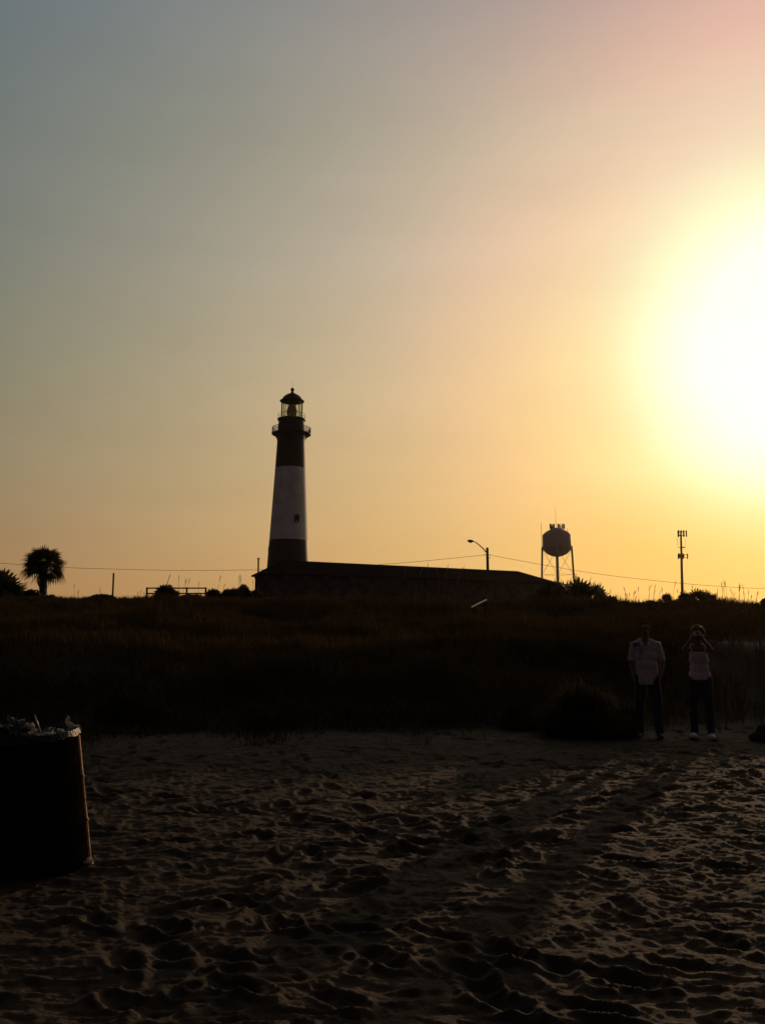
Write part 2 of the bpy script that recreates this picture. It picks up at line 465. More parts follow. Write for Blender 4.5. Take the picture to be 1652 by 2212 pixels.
def vegmask(x, y):
    x = np.asarray(x, float); y = np.asarray(y, float)
    path = np.exp(-((x - 0.42 * y - 0.3) / 1.7) ** 2) * (1 - sstep(24, 34, y))
    edge = y - 13.6 + 2.2 * fbm(x / 4, y / 4, 81, 3) - 1.2 * np.sin(x / 5.0)
    v = sstep(-1.4, 1.8, edge + 1.6 * fbm(x / 0.9, y / 1.4, 83, 3))
    patch = sstep(-1.2, -0.8, fbm(x / 3.0, y / 3.0, 91, 3) + sstep(18, 24, y) * 0.6)
    return v * patch * (1 - 0.85 * np.clip(path * 1.1, 0, 1) * (1 - sstep(19, 23, y)))
foot_shade = 0.8 * sstep(9.0, 13.2, Y) * (1 - sstep(16, 18, Y)) * np.clip(0.65 + 1.2 * fbm(X / 0.8, Y / 1.1, 87, 3), 0, 1)   # far sand toned like plant cover: the dune's shade, painted in
veg_shade = np.maximum(vegmask(X, Y), foot_shade).reshape(-1)
at = gm.attributes.new('cover_and_shade', 'FLOAT', 'POINT')
at.data.foreach_set('value', veg_shade)
m = bpy.data.materials.new('beach_sand'); m.use_nodes = True
N = m.node_tree.nodes; L = m.node_tree.links; b = N['Principled BSDF']
b.inputs['Roughness'].default_value = 0.9; b.inputs['Specular IOR Level'].default_value = 0.15
tcn = N.new('ShaderNodeTexCoord')
n1 = N.new('ShaderNodeTexNoise'); n1.inputs['Scale'].default_value = 1.7; n1.inputs['Detail'].default_value = 8
L.new(tcn.outputs['Object'], n1.inputs['Vector'])
r1 = N.new('ShaderNodeValToRGB'); r1.color_ramp.elements[0].position = 0.3; r1.color_ramp.elements[1].position = 0.7
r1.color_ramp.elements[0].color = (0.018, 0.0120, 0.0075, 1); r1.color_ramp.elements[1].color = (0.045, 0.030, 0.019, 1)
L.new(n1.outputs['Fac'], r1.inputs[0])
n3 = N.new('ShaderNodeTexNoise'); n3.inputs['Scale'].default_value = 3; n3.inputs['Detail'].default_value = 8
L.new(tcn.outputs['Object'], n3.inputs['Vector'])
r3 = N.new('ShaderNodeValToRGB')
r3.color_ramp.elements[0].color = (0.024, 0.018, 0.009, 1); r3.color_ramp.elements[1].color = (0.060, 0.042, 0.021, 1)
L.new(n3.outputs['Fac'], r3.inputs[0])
an = N.new('ShaderNodeAttribute'); an.attribute_name = 'cover_and_shade'
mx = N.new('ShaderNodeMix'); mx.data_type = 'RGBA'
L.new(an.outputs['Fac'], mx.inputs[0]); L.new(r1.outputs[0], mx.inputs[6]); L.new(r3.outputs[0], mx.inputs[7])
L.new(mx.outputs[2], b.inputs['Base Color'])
n2 = N.new('ShaderNodeTexNoise'); n2.inputs['Scale'].default_value = 22; n2.inputs['Detail'].default_value = 8; n2.inputs['Roughness'].default_value = 0.65
L.new(tcn.outputs['Object'], n2.inputs['Vector'])
bp = N.new('ShaderNodeBump'); bp.inputs['Strength'].default_value = 0.6; bp.inputs['Distance'].default_value = 0.035
L.new(n2.outputs['Fac'], bp.inputs['Height']); L.new(bp.outputs[0], b.inputs['Normal'])
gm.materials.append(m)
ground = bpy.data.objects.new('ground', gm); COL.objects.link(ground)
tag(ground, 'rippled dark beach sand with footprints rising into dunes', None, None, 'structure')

# ------------------------------------------------------------ dune grass (uncountable)
def fast_mesh(name, V, T, material, smooth=False):
    me = bpy.data.meshes.new(name)
    me.vertices.add(len(V)); me.vertices.foreach_set('co', V.astype(np.float32).ravel())
    k = T.shape[1]
    me.loops.add(T.size); me.loops.foreach_set('vertex_index', T.ravel().astype(np.int32))
    me.polygons.add(len(T)); me.polygons.foreach_set('loop_start', np.arange(0, T.size, k, dtype=np.int32))
    me.update(calc_edges=True)
    me.materials.append(material)
    return me
rng = np.random.default_rng(3)
def blades(bx, by, bz, hgt, wid, lean):
    """curved grass blades, each two quads ending in a point (as three triangles)"""
    n = len(bx)
    az = rng.uniform(0, 2 * np.pi, n); fz = rng.uniform(0, 2 * np.pi, n)
    le = lean * hgt
    wx, wy = np.cos(fz) * wid / 2, np.sin(fz) * wid / 2
    p0 = np.stack([bx, by, bz], -1)
    p1 = p0 + np.stack([np.cos(az) * le * 0.35, np.sin(az) * le * 0.35, hgt * 0.62], -1)
    p2 = p0 + np.stack([np.cos(az) * le, np.sin(az) * le, hgt * (1 - 0.25 * lean)], -1)
    w = np.stack([wx, wy, np.zeros(n)], -1)
    V = np.stack([p0 - w, p0 + w, p1 + w * 0.8, p1 - w * 0.8, p2], 1).reshape(-1, 3)
    i = np.arange(n)[:, None] * 5
    T = np.concatenate([i + np.array([0, 1, 2]), i + np.array([0, 2, 3]), i + np.array([3, 2, 4])], 0)
    return V, T
n = 150000
d = 11.6 + (rng.uniform(0, 1, n) ** 1.35) * 44.4
bx = rng.uniform(-0.62, 0.62, n) * (d + 3); by = d
keep = rng.uniform(0, 1, n) < vegmask(bx, by) * (0.35 + 0.9 * np.clip(fbm(bx / 0.9, by / 0.9, 5, 2) + 0.5, 0, 1))
bx, by = bx[keep], by[keep]
# each root point grows a small tuft
k = 3
bx = np.repeat(bx, k) + rng.normal(0, 0.06, len(bx) * k); by = np.repeat(by, k) + rng.normal(0, 0.06, len(by) * k)
bz = terrain(bx, by) - 0.02
hg = rng.uniform(0.14, 0.44, len(bx)) * (1 + 0.5 * vn(bx / 4, by / 4, 8) + 1.1 * vn(bx / 0.8, by / 0.8, 9)) * (0.55 + 0.45 * sstep(13, 16, by)) * (1 - 0.45 * sstep(36, 46, by))
V, T = blades(bx, by, bz, hg, rng.uniform(0.007, 0.016, len(bx)) * (1 + by / 30), rng.uniform(0.1, 0.7, len(bx)))
gme = fast_mesh('dune_grass', V, T, M['grass'])
go = bpy.data.objects.new('dune_grass', gme); COL.objects.link(go)
tag(go, 'dark low grass covering the dune in front of the building', 'grass', None, 'stuff')

# tussocks
def tussock(name, u, d, w, h, n, label, group=None):
    n = int(n * 1.5)
    p = P(u, 1300, d)
    x, y_ = p.x, d
    z = gz(x, y_)
    t = thing(name, label, 'grass clump', (x, y_, z - 0.03), 0, group)
    a = rng.uniform(0, 2 * np.pi, n); r = np.sqrt(rng.uniform(0, 1, n)) * w * 0.48
    bx = np.cos(a) * r; by = np.sin(a) * r
    hh0 = h; az = a + rng.normal(0, 0.9, n); out = rng.uniform(0.05, 1, n) * hh0 * 0.35
    lob = 0.72 + 0.75 * vn(bx / (w * .22) + u, by / (w * .22), 17)
    hh = h * lob * (0.55 + 0.75 * rng.beta(2.2, 2.6, n)) * 1.12 * np.sqrt(np.clip(1 - (r / (w * 0.50)) ** 2, 0.03, 1))
    fz = rng.uniform(0, 2 * np.pi, n)
    wd = rng.uniform(0.004, 0.009, n)
    p0 = np.stack([bx, by, np.zeros(n)], -1)
    dirv = np.stack([np.cos(az), np.sin(az), np.zeros(n)], -1)
    up = np.array([0, 0, 1.0])
    pts = [p0, p0 + dirv * (out * 0.3)[:, None] + up * (hh * 0.62)[:, None], p0 + dirv * (out * 0.75)[:, None] + up * (hh * 0.95)[:, None], p0 + dirv * (out * 1.25)[:, None] + up * (hh * 0.86)[:, None]]
    wv = np.stack([np.cos(fz) * wd, np.sin(fz) * wd, np.zeros(n)], -1)
    V = np.stack([pts[0] - wv, pts[0] + wv, pts[1] + wv, pts[1] - wv, pts[2] + wv * .7, pts[2] - wv * .7, pts[3]], 1).reshape(-1, 3)
    i = np.arange(n)[:, None] * 7
    T = np.concatenate([i + np.array(q) for q in ([0, 1, 2], [0, 2, 3], [3, 2, 4], [3, 4, 5], [5, 4, 6])], 0)
    o = bpy.data.objects.new('blades', fast_mesh('tussock_blades', V, T, M['tuss'])); COL.objects.link(o); o.parent = t
    mb = MB(); mb.ell((0, 0, 0.0), (w * 0.38, w * 0.38, h * 0.38), 18, 10)
    mb.build('root_mound', M['stem'], t, True)
    return t
tussock('grass_tussock', 1266, 13.6, 1.35, 0.95, 5200, 'large rounded grass clump on the sand beside the man')
tussock('grass_tussock', 1130, 14.6, 0.8, 0.5, 1800, 'low ragged grass clump behind the large rounded one')
tussock('grass_tussock', 590, 14.6, 1.0, 0.45, 2000, 'low dark grass clump at the dune foot below the lighthouse')
tussock('grass_tussock', 800, 15.2, 1.1, 0.4, 2000, 'wide low grass clump at the dune foot below the building')
tussock('grass_tussock', 300, 14.8, 1.2, 0.55, 2200, 'dark grass clump at the dune foot behind the drum')

# sea oats
ro = random.Random(12)
def sea_oats(u, d, n, hmin, hmax, spread, label):
    p = P(u, 1300, d)
    z = gz(p.x, d)
    t = thing('sea_oats', label, 'sea oats', (p.x, d, z), 0, 'sea oat stalks along the dune crest')
    for i in range(n):
        st = MB()
        x = ro.uniform(-spread, spread); y = ro.uniform(-0.5, 0.5)
        z0 = gz(p.x + x, d + y) - z - 0.05
        h = ro.uniform(hmin, hmax)
        lx = ro.uniform(-0.10, 0.16) * h; ly = ro.uniform(-0.1, 0.1) * h
        qs = [0, .25, .5, .72, .78, .84, .90, .95, 1]
        hd = ro.uniform(.010, .017)
        rs = [0.009, 0.008, 0.0065, 0.005, hd * .7, hd, hd * 1.05, hd * .7, .003]
        pts = [(x + lx * q ** 2.4 + lx * .35 * max(0, q - .75) * 2, y + ly * q * q, z0 + h * (q - .25 * max(0, q - .8) * abs(lx) / h * 4)) for q in qs]
        st.tube(pts, rs, 5)
        st.build('stalk', M['oats'], t)
for (u, d, n, a, b_, s, lab) in [
        (1300, 43, 4, .7, 1.2, .7, 'thin sea oat stalks at the right edge of the palmettos by the water tower'),
        (1345, 44, 6, .8, 1.6, .9, 'thin sea oat stalks on the bare crest, nearest the water tower palmettos'),
        (1382, 42, 5, .7, 1.4, .7, 'thin sea oat stalks on the bare crest midway between water tower and cell tower'),
        (1425, 43, 5, .8, 1.3, .6, 'thin sea oat stalks just left of the cell tower clump'),
        (1452, 45, 3, .8, 1.5, .5, 'thin sea oat stalks close to the left side of the cell tower'),
        (1500, 43, 5, .7, 1.25, .8, 'thin sea oat stalks rising from the palmettos right of the cell tower'),
        (1548, 44, 6, .8, 1.2, .7, 'short sea oat stalks at the right end of the cell tower palmettos'),
        (1578, 42, 6, .8, 1.5, .7, 'thin sea oat stalks on the crest above the woman'),
        (1612, 43, 7, .8, 1.3, .8, 'dense thin sea oat stalks on the crest near the right edge'),
        (1650, 44, 6, .7, 1.4, .8, 'thin sea oat stalks cut by the right edge'),
        (925, 30, 4, 1.9, 2.25, 1.0, 'tall sea oat stalks whose tips show above the left half of the roof'),
        (1000, 31, 4, 1.8, 2.2, 1.0, 'tall sea oat stalks whose tips show above the roof left of the lamp'),
        (168, 46, 3, .5, 1.0, .5, 'sparse sea oat stalks just right of the cabbage palm'),
        (222, 47, 3, .3, .8, .6, 'short sea oat stalks beside the slender bare post'),
        (300, 45, 3, .3, .7, .5, 'short sea oat stalks left of the rail fence end'),
        (372, 46, 4, .9, 1.6, .5, 'sea oat stalks rising behind the bushy palmetto at the fence'),
        (412, 45, 4, .8, 1.3, .5, 'sea oat stalks crossing the middle of the rail fence'),
        (490, 44, 4, .9, 1.5, .8, 'sea oat stalks in front of the dark shrub row'),
        (538, 45, 3, .8, 1.5, .4, 'sea oat stalks close to the left corner of the building')]:
    sea_oats(u, d, n, a, b_, s, lab)

# ------------------------------------------------------------ shrubs and palms
def leafy(t, w, h, n, seed, dep=None, leaf=0.07, bumps=5, matl='leaf'):
    """crown of many small leaves inside several lumps; stem mesh below"""
    g = np.random.default_rng(seed)
    dep = dep or w
    cs = []
    for i in range(bumps):
        f = (i + .5) / bumps * 2 - 1
        cs.append((f * w * 0.33 + g.normal(0, w * .03), g.normal(0, dep * 0.12), h * (0.48 + g.uniform(-0.05, 0.12) - 0.18 * abs(f)), w * 0.9 / bumps * g.uniform(.85, 1.25) + w * .06, h * g.uniform(.34, .46)))
    P0 = []
    for i in range(n):
        c = cs[g.integers(0, bumps)]
        v = g.normal(0, 1, 3); v /= np.linalg.norm(v)
        r = g.uniform(0.25, 1.0) ** 0.5 * g.uniform(.9, 1.08)
        P0.append((c[0] + v[0] * c[3] * r, c[1] + v[1] * dep * .3 * r, max(0.0, c[2] + v[2] * c[4] * r)))
    P0 = np.array(P0)
    a = g.normal(0, 1, (n, 3)); a /= np.linalg.norm(a, axis=1)[:, None]
    b = g.normal(0, 1, (n, 3)); b -= (a * b).sum(1)[:, None] * a; b /= np.linalg.norm(b, axis=1)[:, None]
    L_ = leaf * g.uniform(.6, 1.4, n)[:, None]
    V = np.stack([P0 - a * L_, P0 + b * L_ * .4, P0 + a * L_, P0 - b * L_ * .4], 1).reshape(-1, 3)
    T = np.arange(n * 4).reshape(-1, 4)
    o = bpy.data.objects.new('foliage', fast_mesh('shrub_foliage', V, T, M[matl])); COL.objects.link(o); o.parent = t
    st = MB()
    for c in cs:
        for j in range(3):
            e = Vector((c[0] + g.normal(0, c[3] * .4), c[1] + g.normal(0, dep * .1), c[2] + c[4] * g.uniform(.1, .7)))
            s = Vector((c[0] * .4, c[1] * .4, -0.1))
            st.tube([s, (s + e) / 2 + Vector((g.normal(0, .04), 0, 0)), e], [0.03, 0.018, 0.006], 5)
    st.build('stem', M['stem'], t)

def shrub(name, u, d, vt, wpx, label, n=1500, seed=1, bumps=5, group=None, leaf=0.085, sink=0.1):
    n = n * 4
    top = P(u, vt, d)
    z = gz(top.x, d)
    t = thing(name, label, 'shrub', (top.x, d, z - sink), 0, group)
    leafy(t, wpx / 1875 * d, top.z - z + sink, n, seed, leaf=leaf, bumps=bumps)
    return t

def fan(mb, o, dirv, plen, Rr, nseg, g, droop=0.25, wseg=0.035, petw=0.02):
    dirv = Vector(dirv).normalized()
    side = dirv.cross(Vector((0, 0, 1)))
    if side.length < 0.1: side = Vector((1, 0, 0))
    side.normalize()
    nrm_ = side.cross(dirv).normalized()
    roll = g.uniform(-0.9, 0.9)
    side = (side * math.cos(roll) + nrm_ * math.sin(roll)).normalized()
    c = Vector(o) + dirv * plen + Vector((0, 0, -droop * plen * 0.25))
    mid = (Vector(o) + c) / 2 + Vector((0, 0, 0.05))
    mb.tube([o, mid, c], [petw, petw * .7, petw * .5], 4)
    for i in range(nseg):
        a = (i / (nseg - 1) - .5) * R(205)
        L_ = Rr * (1 - 0.28 * (abs(a) / R(102)) ** 2) * g.uniform(.88, 1.06)
        dv = (dirv * math.cos(a) + side * math.sin(a)).normalized()
        w = (side * math.cos(a) - dirv * math.sin(a)).normalized() * wseg
        m1 = c + dv * L_ * .5 + Vector((0, 0, -droop * L_ * .12))
        m2 = c + dv * L_ * .8 + Vector((0, 0, -droop * L_ * .38))
        tp = c + dv * L_ + Vector((0, 0, -droop * L_ * .75))
        mb.add([c, m1 - w, m2 - w * .6, tp, m2 + w * .6, m1 + w], [(0, 1, 5), (1, 2, 4, 5), (2, 3, 4)])

def palmetto(u, d, vt, wpx, label, seed, nl=26, group=None):
    top = P(u, vt, d); z = gz(top.x, d)
    H = top.z - z + 0.1; W = wpx / 1875 * d / 2
    t = thing('palmetto', label, 'palmetto', (top.x, d, z - 0.1), 0, group)
    g = random.Random(seed)
    mb = MB()
    for i in range(int(nl * .62)):
        az = g.uniform(0, 2 * math.pi); el_ = g.uniform(R(8), R(88))
        rad = 1 / math.sqrt((math.cos(el_) / W) ** 2 + (math.sin(el_) / H) ** 2)
        fr = rad * g.uniform(.42, .5)
        fan(mb, (g.uniform(-.15, .15) * W, g.uniform(-.15, .15) * W, 0.05), (math.cos(az) * math.cos(el_), math.sin(az) * math.cos(el_), math.sin(el_)), rad * .55, fr * 1.05, 12, g, .15, 0.032 + 0.022 * W, 0.014)
    mb.build('fronds', M['frond'], t)
    sb = MB(); sb.tube([(0, 0, -0.1), (0.03, 0, .12), (0, .02, .3 * H)], [.10, .09, .05], 8)
    sb.build('stump', M['bark'], t, True)
    return t

def cabbage_palm(u, d, vc, rpx, label):
    c = P(u, vc, d); z = gz(c.x, d)
    rr = rpx / 1875 * d
    t = thing('cabbage_palm', label, 'palm tree', (c.x, d, z - 0.1), 0)
    hc = c.z - z + 0.1
    g = random.Random(4)
    tb = MB()
    pts = []; rad = []
    for i in range(15):
        q = i / 14
        pts.append((0.05 * math.sin(q * 3), 0, q * hc * 0.97)); rad.append((0.25 - 0.03 * q + 0.02 * (i % 2)) * (1.15 if i == 0 else 1))
    tb.tube(pts, rad, 12)
    bo = tb
    for i in range(26):
        a = g.uniform(0, 6.28); zz = hc * g.uniform(.45, .93)
        s = Vector((math.cos(a) * .2, math.sin(a) * .2, zz)); e = s + Vector((math.cos(a) * .16, math.sin(a) * .16, .22))
        bo.tube([s, e], [.05, .03], 5)
    tb.build('trunk', M['bark'], t)
    mb = MB()
    for i in range(46):
        az = i * 2.39996 + g.uniform(-.2, .2)
        q = (i + .5) / 46
        sz = 1 - q * 1.6                  # from straight up down to drooping
        el_ = math.asin(max(-.62, min(1, sz)))
        s = g.uniform(.9, 1.05)
        fan(mb, (0, 0, hc + .03 * g.uniform(-1, 1)), (math.cos(az) * math.cos(el_), math.sin(az) * math.cos(el_), math.sin(el_)), rr * .50 * s, rr * .52 * s, 16, g, .3 if el_ > 0 else .6, 0.046, .02)
    for i in range(14):
        az = i * 2.4 + 1; el_ = g.uniform(-.3, .9)
        fan(mb, (0, 0, hc - .05), (math.cos(az) * math.cos(el_), math.sin(az) * math.cos(el_), math.sin(el_)), rr * .16, rr * .42, 14, g, .4, 0.046, .02)
    mb.build('crown', M['frond'], t)
    return t
cabbage_palm(95, 56, 1221, 52, 'lone cabbage palm with a round crown on the dune crest')
palmetto(12, 52, 1222, 112, 'spiky dark palmetto at the left edge beside the cabbage palm', 3, 64)
shrub('shrub', 68, 53, 1268, 40, 'small dense shrub between the palmetto and the palm trunk', 900, 5, 3)
shrub('shrub', 107, 53, 1284, 24, 'very low shrub at the foot of the cabbage palm', 350, 15, 2, sink=.05)
shrub('shrub', 218, 50, 1283, 30, 'very low round shrub left of the slender bare post', 900, 6, 1)
palmetto(359, 44, 1262, 76, 'bushy palmetto in front of the rail fence', 8, 46)
shrub('shrub', 412, 50, 1281, 48, 'low shrub under the rails of the fence', 800, 9, 4)
for i, (u, vt, w, lab) in enumerate([(463, 1271, 44, 'leftmost shrub of the dark row beside the building, next to the fence end'),
        (497, 1265, 44, 'second shrub from the left in the dark row beside the building'),
        (528, 1261, 44, 'third shrub from the left in the dark row, tallest and nearest the building'),
        (556, 1264, 30, 'shrub of the dark row that touches the building corner')]):
    shrub('shrub', u, 58, vt, w, lab, 1500, 20 + i, 3, 'shrubs in a row beside the building')
# right skyline
shrub('shrub', 1192, 50, 1250, 60, 'small shrub at the right end of the building roof', 1300, 41, 3)
palmetto(1216, 47, 1253, 74, 'low palmetto under the water tower', 42, 40)
shrub('shrub', 1236, 48, 1270, 60, 'broad shrub between the two palmettos under the water tower', 1500, 61, 4)
palmetto(1257, 45, 1233, 116, 'tall spiky palmetto right of the water tower', 43, 44)
palmetto(1289, 46, 1251, 72, 'small palmetto leaning on the right side of the tall one', 44, 20)
shrub('shrub', 1309, 47, 1283, 40, 'tiny shrub on the crest right of the palmettos', 300, 45, 2, sink=.05)
shrub('shrub', 1405, 47, 1297, 34, 'very low shrub on the crest left of the cell tower', 350, 46, 3, sink=.05)
palmetto(1440, 46, 1278, 46, 'small tufted palmetto left of the cell tower foot', 47, 16)
palmetto(1480, 45, 1276, 52, 'small palmetto close against the cell tower foot', 48, 18)
palmetto(1500, 45, 1267, 66, 'spiky palmetto right of the cell tower foot', 49, 26)
palmetto(1526, 45, 1270, 62, 'palmetto at the right end of the clump by the cell tower', 50, 24)
shrub('shrub', 1549, 45, 1296, 26, 'tiny shrub beside the last palmetto of the cell tower clump', 300, 51, 2, sink=.05)
palmetto(1654, 44, 1292, 56, 'palmetto cut by the right edge of the view', 52, 20)

# ------------------------------------------------------------ lighthouse
LD = 170
lb = P(620, 1300, LD); LX = lb.x
LZ = gz(LX, LD) - 0.3
t = thing('lighthouse', 'tall black and white banded lighthouse behind the long roof', 'lighthouse', (LX, LD, LZ))
t.rotation_euler = (0, R(0.55), 0)
def lz(v): return P(624, v, LD).z - LZ
def lw(px): return px / 1875 * LD * 1.005
prof = [(lw(50), 0), (lw(44.8), lz(1219)), (lw(41.8), lz(1167.7)), (lw(41.75), lz(1167.5)), (lw(37.4), lz(1090)), (lw(33.3), lz(1012.5)), (lw(33.25), lz(1012.3)), (lw(30.6), lz(959)), (lw(30.2), lz(941)), (lw(29.4), lz(930)), (lw(28.5), lz(911))]
mb = MB(); mb.lathe(prof, 48, mi=[0, 0, 1, 1, 1, 1, 0, 0, 0, 0])
shaft = mb.build('tower_shaft', [M['black'], M['white']], t, True)
def shaft_r(z):
    return float(np.interp(z, [p[1] for p in prof], [p[0] for p in prof]))
for (v, ang) in ((1124, R(-60)), (1060, R(115)), (985, R(60)), (1190, R(170))):
    z = lz(v); r = shaft_r(z)
    fr = MB(); c = (math.cos(ang) * (r - .02), math.sin(ang) * (r - .02), z)
    for (oy, oz, sy, sz) in ((-.42, 0, .12, 1.5), (.42, 0, .12, 1.5), (0, .70, .72, .14), (0, -.72, .95, .12)):
        off = Matrix.Rotation(ang, 3, 'Z') @ Vector((0.02, oy, oz))
        fr.box(Vector(c) + off, (.16, sy, sz), ang)
    w = fr.build('window', M['black'], t)
    pb = MB(); pb.box(c, (.08, .72, 1.3), ang); pb.build('pane', M['pane'], w)
# main gallery
zg = lz(938); rg = lw(42.8)
g = MB()
g.lathe([(lw(28), zg + .12), (rg, zg + .12), (rg + .05, zg + .05), (rg, zg - .08), (lw(28), zg - .10)], 48)
gal = g.build('gallery_deck', M['iron'], t)
for k in range(16):
    bk = MB()
    a = 2 * math.pi * k / 16
    pts = []
    for q in np.linspace(0, 1, 7):
        rr_ = lw(30.0) + (rg - .25 - lw(30.0)) * (q ** 2.0)
        pts.append((math.cos(a) * rr_, math.sin(a) * rr_, lz(954) + (zg - .12 - lz(954)) * q ** .8))
    bk.tube(pts, .07, 5)
    bk.tube([(math.cos(a) * lw(30), math.sin(a) * lw(30), zg - .12), (math.cos(a) * (rg - .3), math.sin(a) * (rg - .3), zg - .12)], .07, 4)
    bk.build('gallery_bracket', M['iron'], t)
def railing(name, r, z0, h, n, rr_, th, panel=False):
    b_ = MB()
    for k in range(n):
        a = 2 * math.pi * k / n
        b_.tube([(math.cos(a) * r, math.sin(a) * r, z0), (math.cos(a) * r, math.sin(a) * r, z0 + h)], th, 4)
    for i in range(rr_):
        z = z0 + h * (i + 1) / rr_
        pts = [(math.cos(2 * math.pi * k / 48) * r, math.sin(2 * math.pi * k / 48) * r, z) for k in range(49)]
        b_.tube(pts, th * .8, 4, caps=False)
    b_.build(name, M['iron'], t)
railing('gallery_railing', rg - .08, zg + .1, lz(924.5) - zg - .1, 48, 4, .05)
# watch room top + upper gallery
zu = lz(907)
u_ = MB(); u_.lathe([(lw(28.5), lz(911.5)), (lw(30), lz(909)), (lw(31.2), zu - .1), (lw(31.2), zu + .12), (lw(23), zu + .2), (.05, zu + .22)], 40)
u_.build('lantern_deck', M['iron'], t)
railing('lantern_railing', lw(30), zu + .1, 1.1, 16, 2, .02)
# lantern
zt = lz(867.5)
m_ = MB(); rl = lw(23)
for k in range(12):
    a = 2 * math.pi * (k + .5) / 12
    m_.tube([(math.cos(a) * rl, math.sin(a) * rl, zu + .2), (math.cos(a) * rl, math.sin(a) * rl, zt)], .07, 4)
for z in (zu + .25, (zu * 1.35 + zt * .65) / 2, zt - .1):
    m_.tube([(math.cos(2 * math.pi * k / 36) * rl, math.sin(2 * math.pi * k / 36) * rl, z) for k in range(37)], .05, 4, caps=False)
m_.build('lantern_mullions', M['iron'], t)
gp = MB(); gp.lathe([(rl - .05, zu + .2), (rl - .05, zt)], 36)
gp.build('lantern_glass', M['glass'], t, True)
hz = zt - zu
le = MB(); le.lathe([(.75, zu + .2 + hz * .14), (.95, zu + hz * .26), (1.0, zu + hz * .40), (.98, zu + hz * .52), (.8, zu + hz * .66), (.5, zu + hz * .84), (.2, zu + hz * .92)], 24)
lens = le.build('lens', M['lens'], t)
lf = MB()
for q, r_ in ((.2, .86), (.3, .99), (.4, 1.03), (.52, 1.0), (.6, .9), (.7, .74), (.8, .58)):
    lf.tube([(math.cos(2 * math.pi * k / 24) * r_, math.sin(2 * math.pi * k / 24) * r_, zu + hz * q) for k in range(25)], .045, 4, caps=False)
lf.lathe([(.8, zu + .2), (.55, zu + hz * .12), (.75, zu + hz * .16)], 20)
for k in range(8):
    a = 2 * math.pi * k / 8
    lf.tube([(math.cos(a) * r_, math.sin(a) * r_, zu + hz * q) for q, r_ in ((.14, .77), (.3, .99), (.52, 1.0), (.7, .74), (.86, .46))], .04, 4)
lf.build('lens_frame', M['brass'], lens)
# roof
er = lw(26.6)
ro_ = MB(); ro_.lathe([(rl * .9, zt - .02), (er, zt - .02), (er + .06, zt + .12), (er - .3, zt + .22), (lw(20.5), lz(859.5)), (lw(15), lz(854.5)), (lw(9), lz(851.3)), (lw(4), lz(849)), (lw(2.6), lz(846.5)), (lw(2.4), lz(844.5)), (lw(1.5), lz(844))], 36)
roof = ro_.build('lantern_roof', M['black'], t, True)
vb = MB(); vb.ell((0, 0, lz(841.8)), (lw(4.3), lw(4.3), lw(4.2)), 16, 10); vb.build('vent_ball', M['black'], roof, True)
lr = MB(); lr.tube([(0, 0, lz(839)), (0, 0, lz(824))], [.035, .015], 5); lr.build('lightning_rod', M['iron'], roof)

# ------------------------------------------------------------ long building
RL = P(612, 1210, 100); RR_ = P(1118, 1235, 117.7)
ridge_z = RL.z
bz0 = gz(5, 105) - 0.3
uax = (Vector((RR_.x, RR_.y, 0)) - Vector((RL.x, RL.y, 0))); Lr = uax.length; uax.normalize()
ang = math.atan2(uax.y, uax.x)
t = thing('long_building', 'long dark hip roofed building in front of the lighthouse', 'building', (RL.x, RL.y, bz0), ang)
rz = ridge_z - bz0; ez = P(545, 1243, 101).z - bz0
w2 = 3.0; hl = 2.7; hr = 4.8
ow = 0.35
rb = MB()
A = [(-hl, w2, ez), (-hl, -w2, ez), (Lr + hr, -w2, ez), (Lr + hr, w2, ez), (0, 0, rz), (Lr, 0, rz - .05)]
B = [(a[0], a[1], a[2] - .16) for a in A[:4]]
rb.add(A + B, [(0, 4, 1), (1, 4, 5, 2), (2, 5, 3), (3, 5, 4, 0), (0, 1, 7, 6), (1, 2, 8, 7), (2, 3, 9, 8), (3, 0, 6, 9), (6, 7, 8, 9)])
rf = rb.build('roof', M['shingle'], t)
vp = MB()
vpt = P(558.5, 1205.5, 100.3)
loc = Matrix.Rotation(-ang, 3, 'Z') @ (vpt - Vector((RL.x, RL.y, bz0)))
vp.tube([(loc.x, loc.y, ez + .1), (loc.x, loc.y, loc.z - .15)], .10, 8); vp.tube([(loc.x, loc.y, loc.z - .15), (loc.x, loc.y, loc.z)], .15, 8)
vp.build('vent_pipe', M['wood'], rf)
wb = MB()
x0, x1, yy0 = -hl + ow, Lr + hr - ow, w2 - ow
wb.box(((x0 + x1) / 2, 0, (ez - .17) / 2), (x1 - x0, 2 * yy0, ez - .17))
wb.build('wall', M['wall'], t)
for i in range(11):
    x = x0 + 2.2 + i * 3.5
    if i in (3, 8):
        d_ = MB(); d_.box((x, -yy0 - .03, 1.95), (1.1, .1, 2.3)); dd = d_.build('door', M['wood'], t)
        h_ = MB(); h_.ell((x + .4, -yy0 - .11, 1.9), .05, 8, 6); h_.build('handle', M['galv'], dd)
        continue
    f_ = MB()
    for (ox, oz, sx, sz) in ((-.62, 0, .1, 1.3), (.62, 0, .1, 1.3), (0, .6, 1.14, .1), (0, -.62, 1.34, .1), (0, 0, .05, 1.1)):
        f_.box((x + ox, -yy0 - .04, 2.6 + oz), (sx, .1, sz))
    w_ = f_.build('window', M['wood'], t)
    p_ = MB(); p_.box((x, -yy0 - .015, 2.6), (1.14, .04, 1.1)); p_.build('pane', M['pane'], w_)
fl = MB()
fl.tube([(-hl, .6, ez - .1), (-hl - .35, .6, ez - .25)], .035, 6)
fl.tube([(-hl - .2, .6, ez - .2), (-hl - .5, .6, ez - .42)], [.06, .17], 8)
fl.build('floodlight', M['iron'], t)

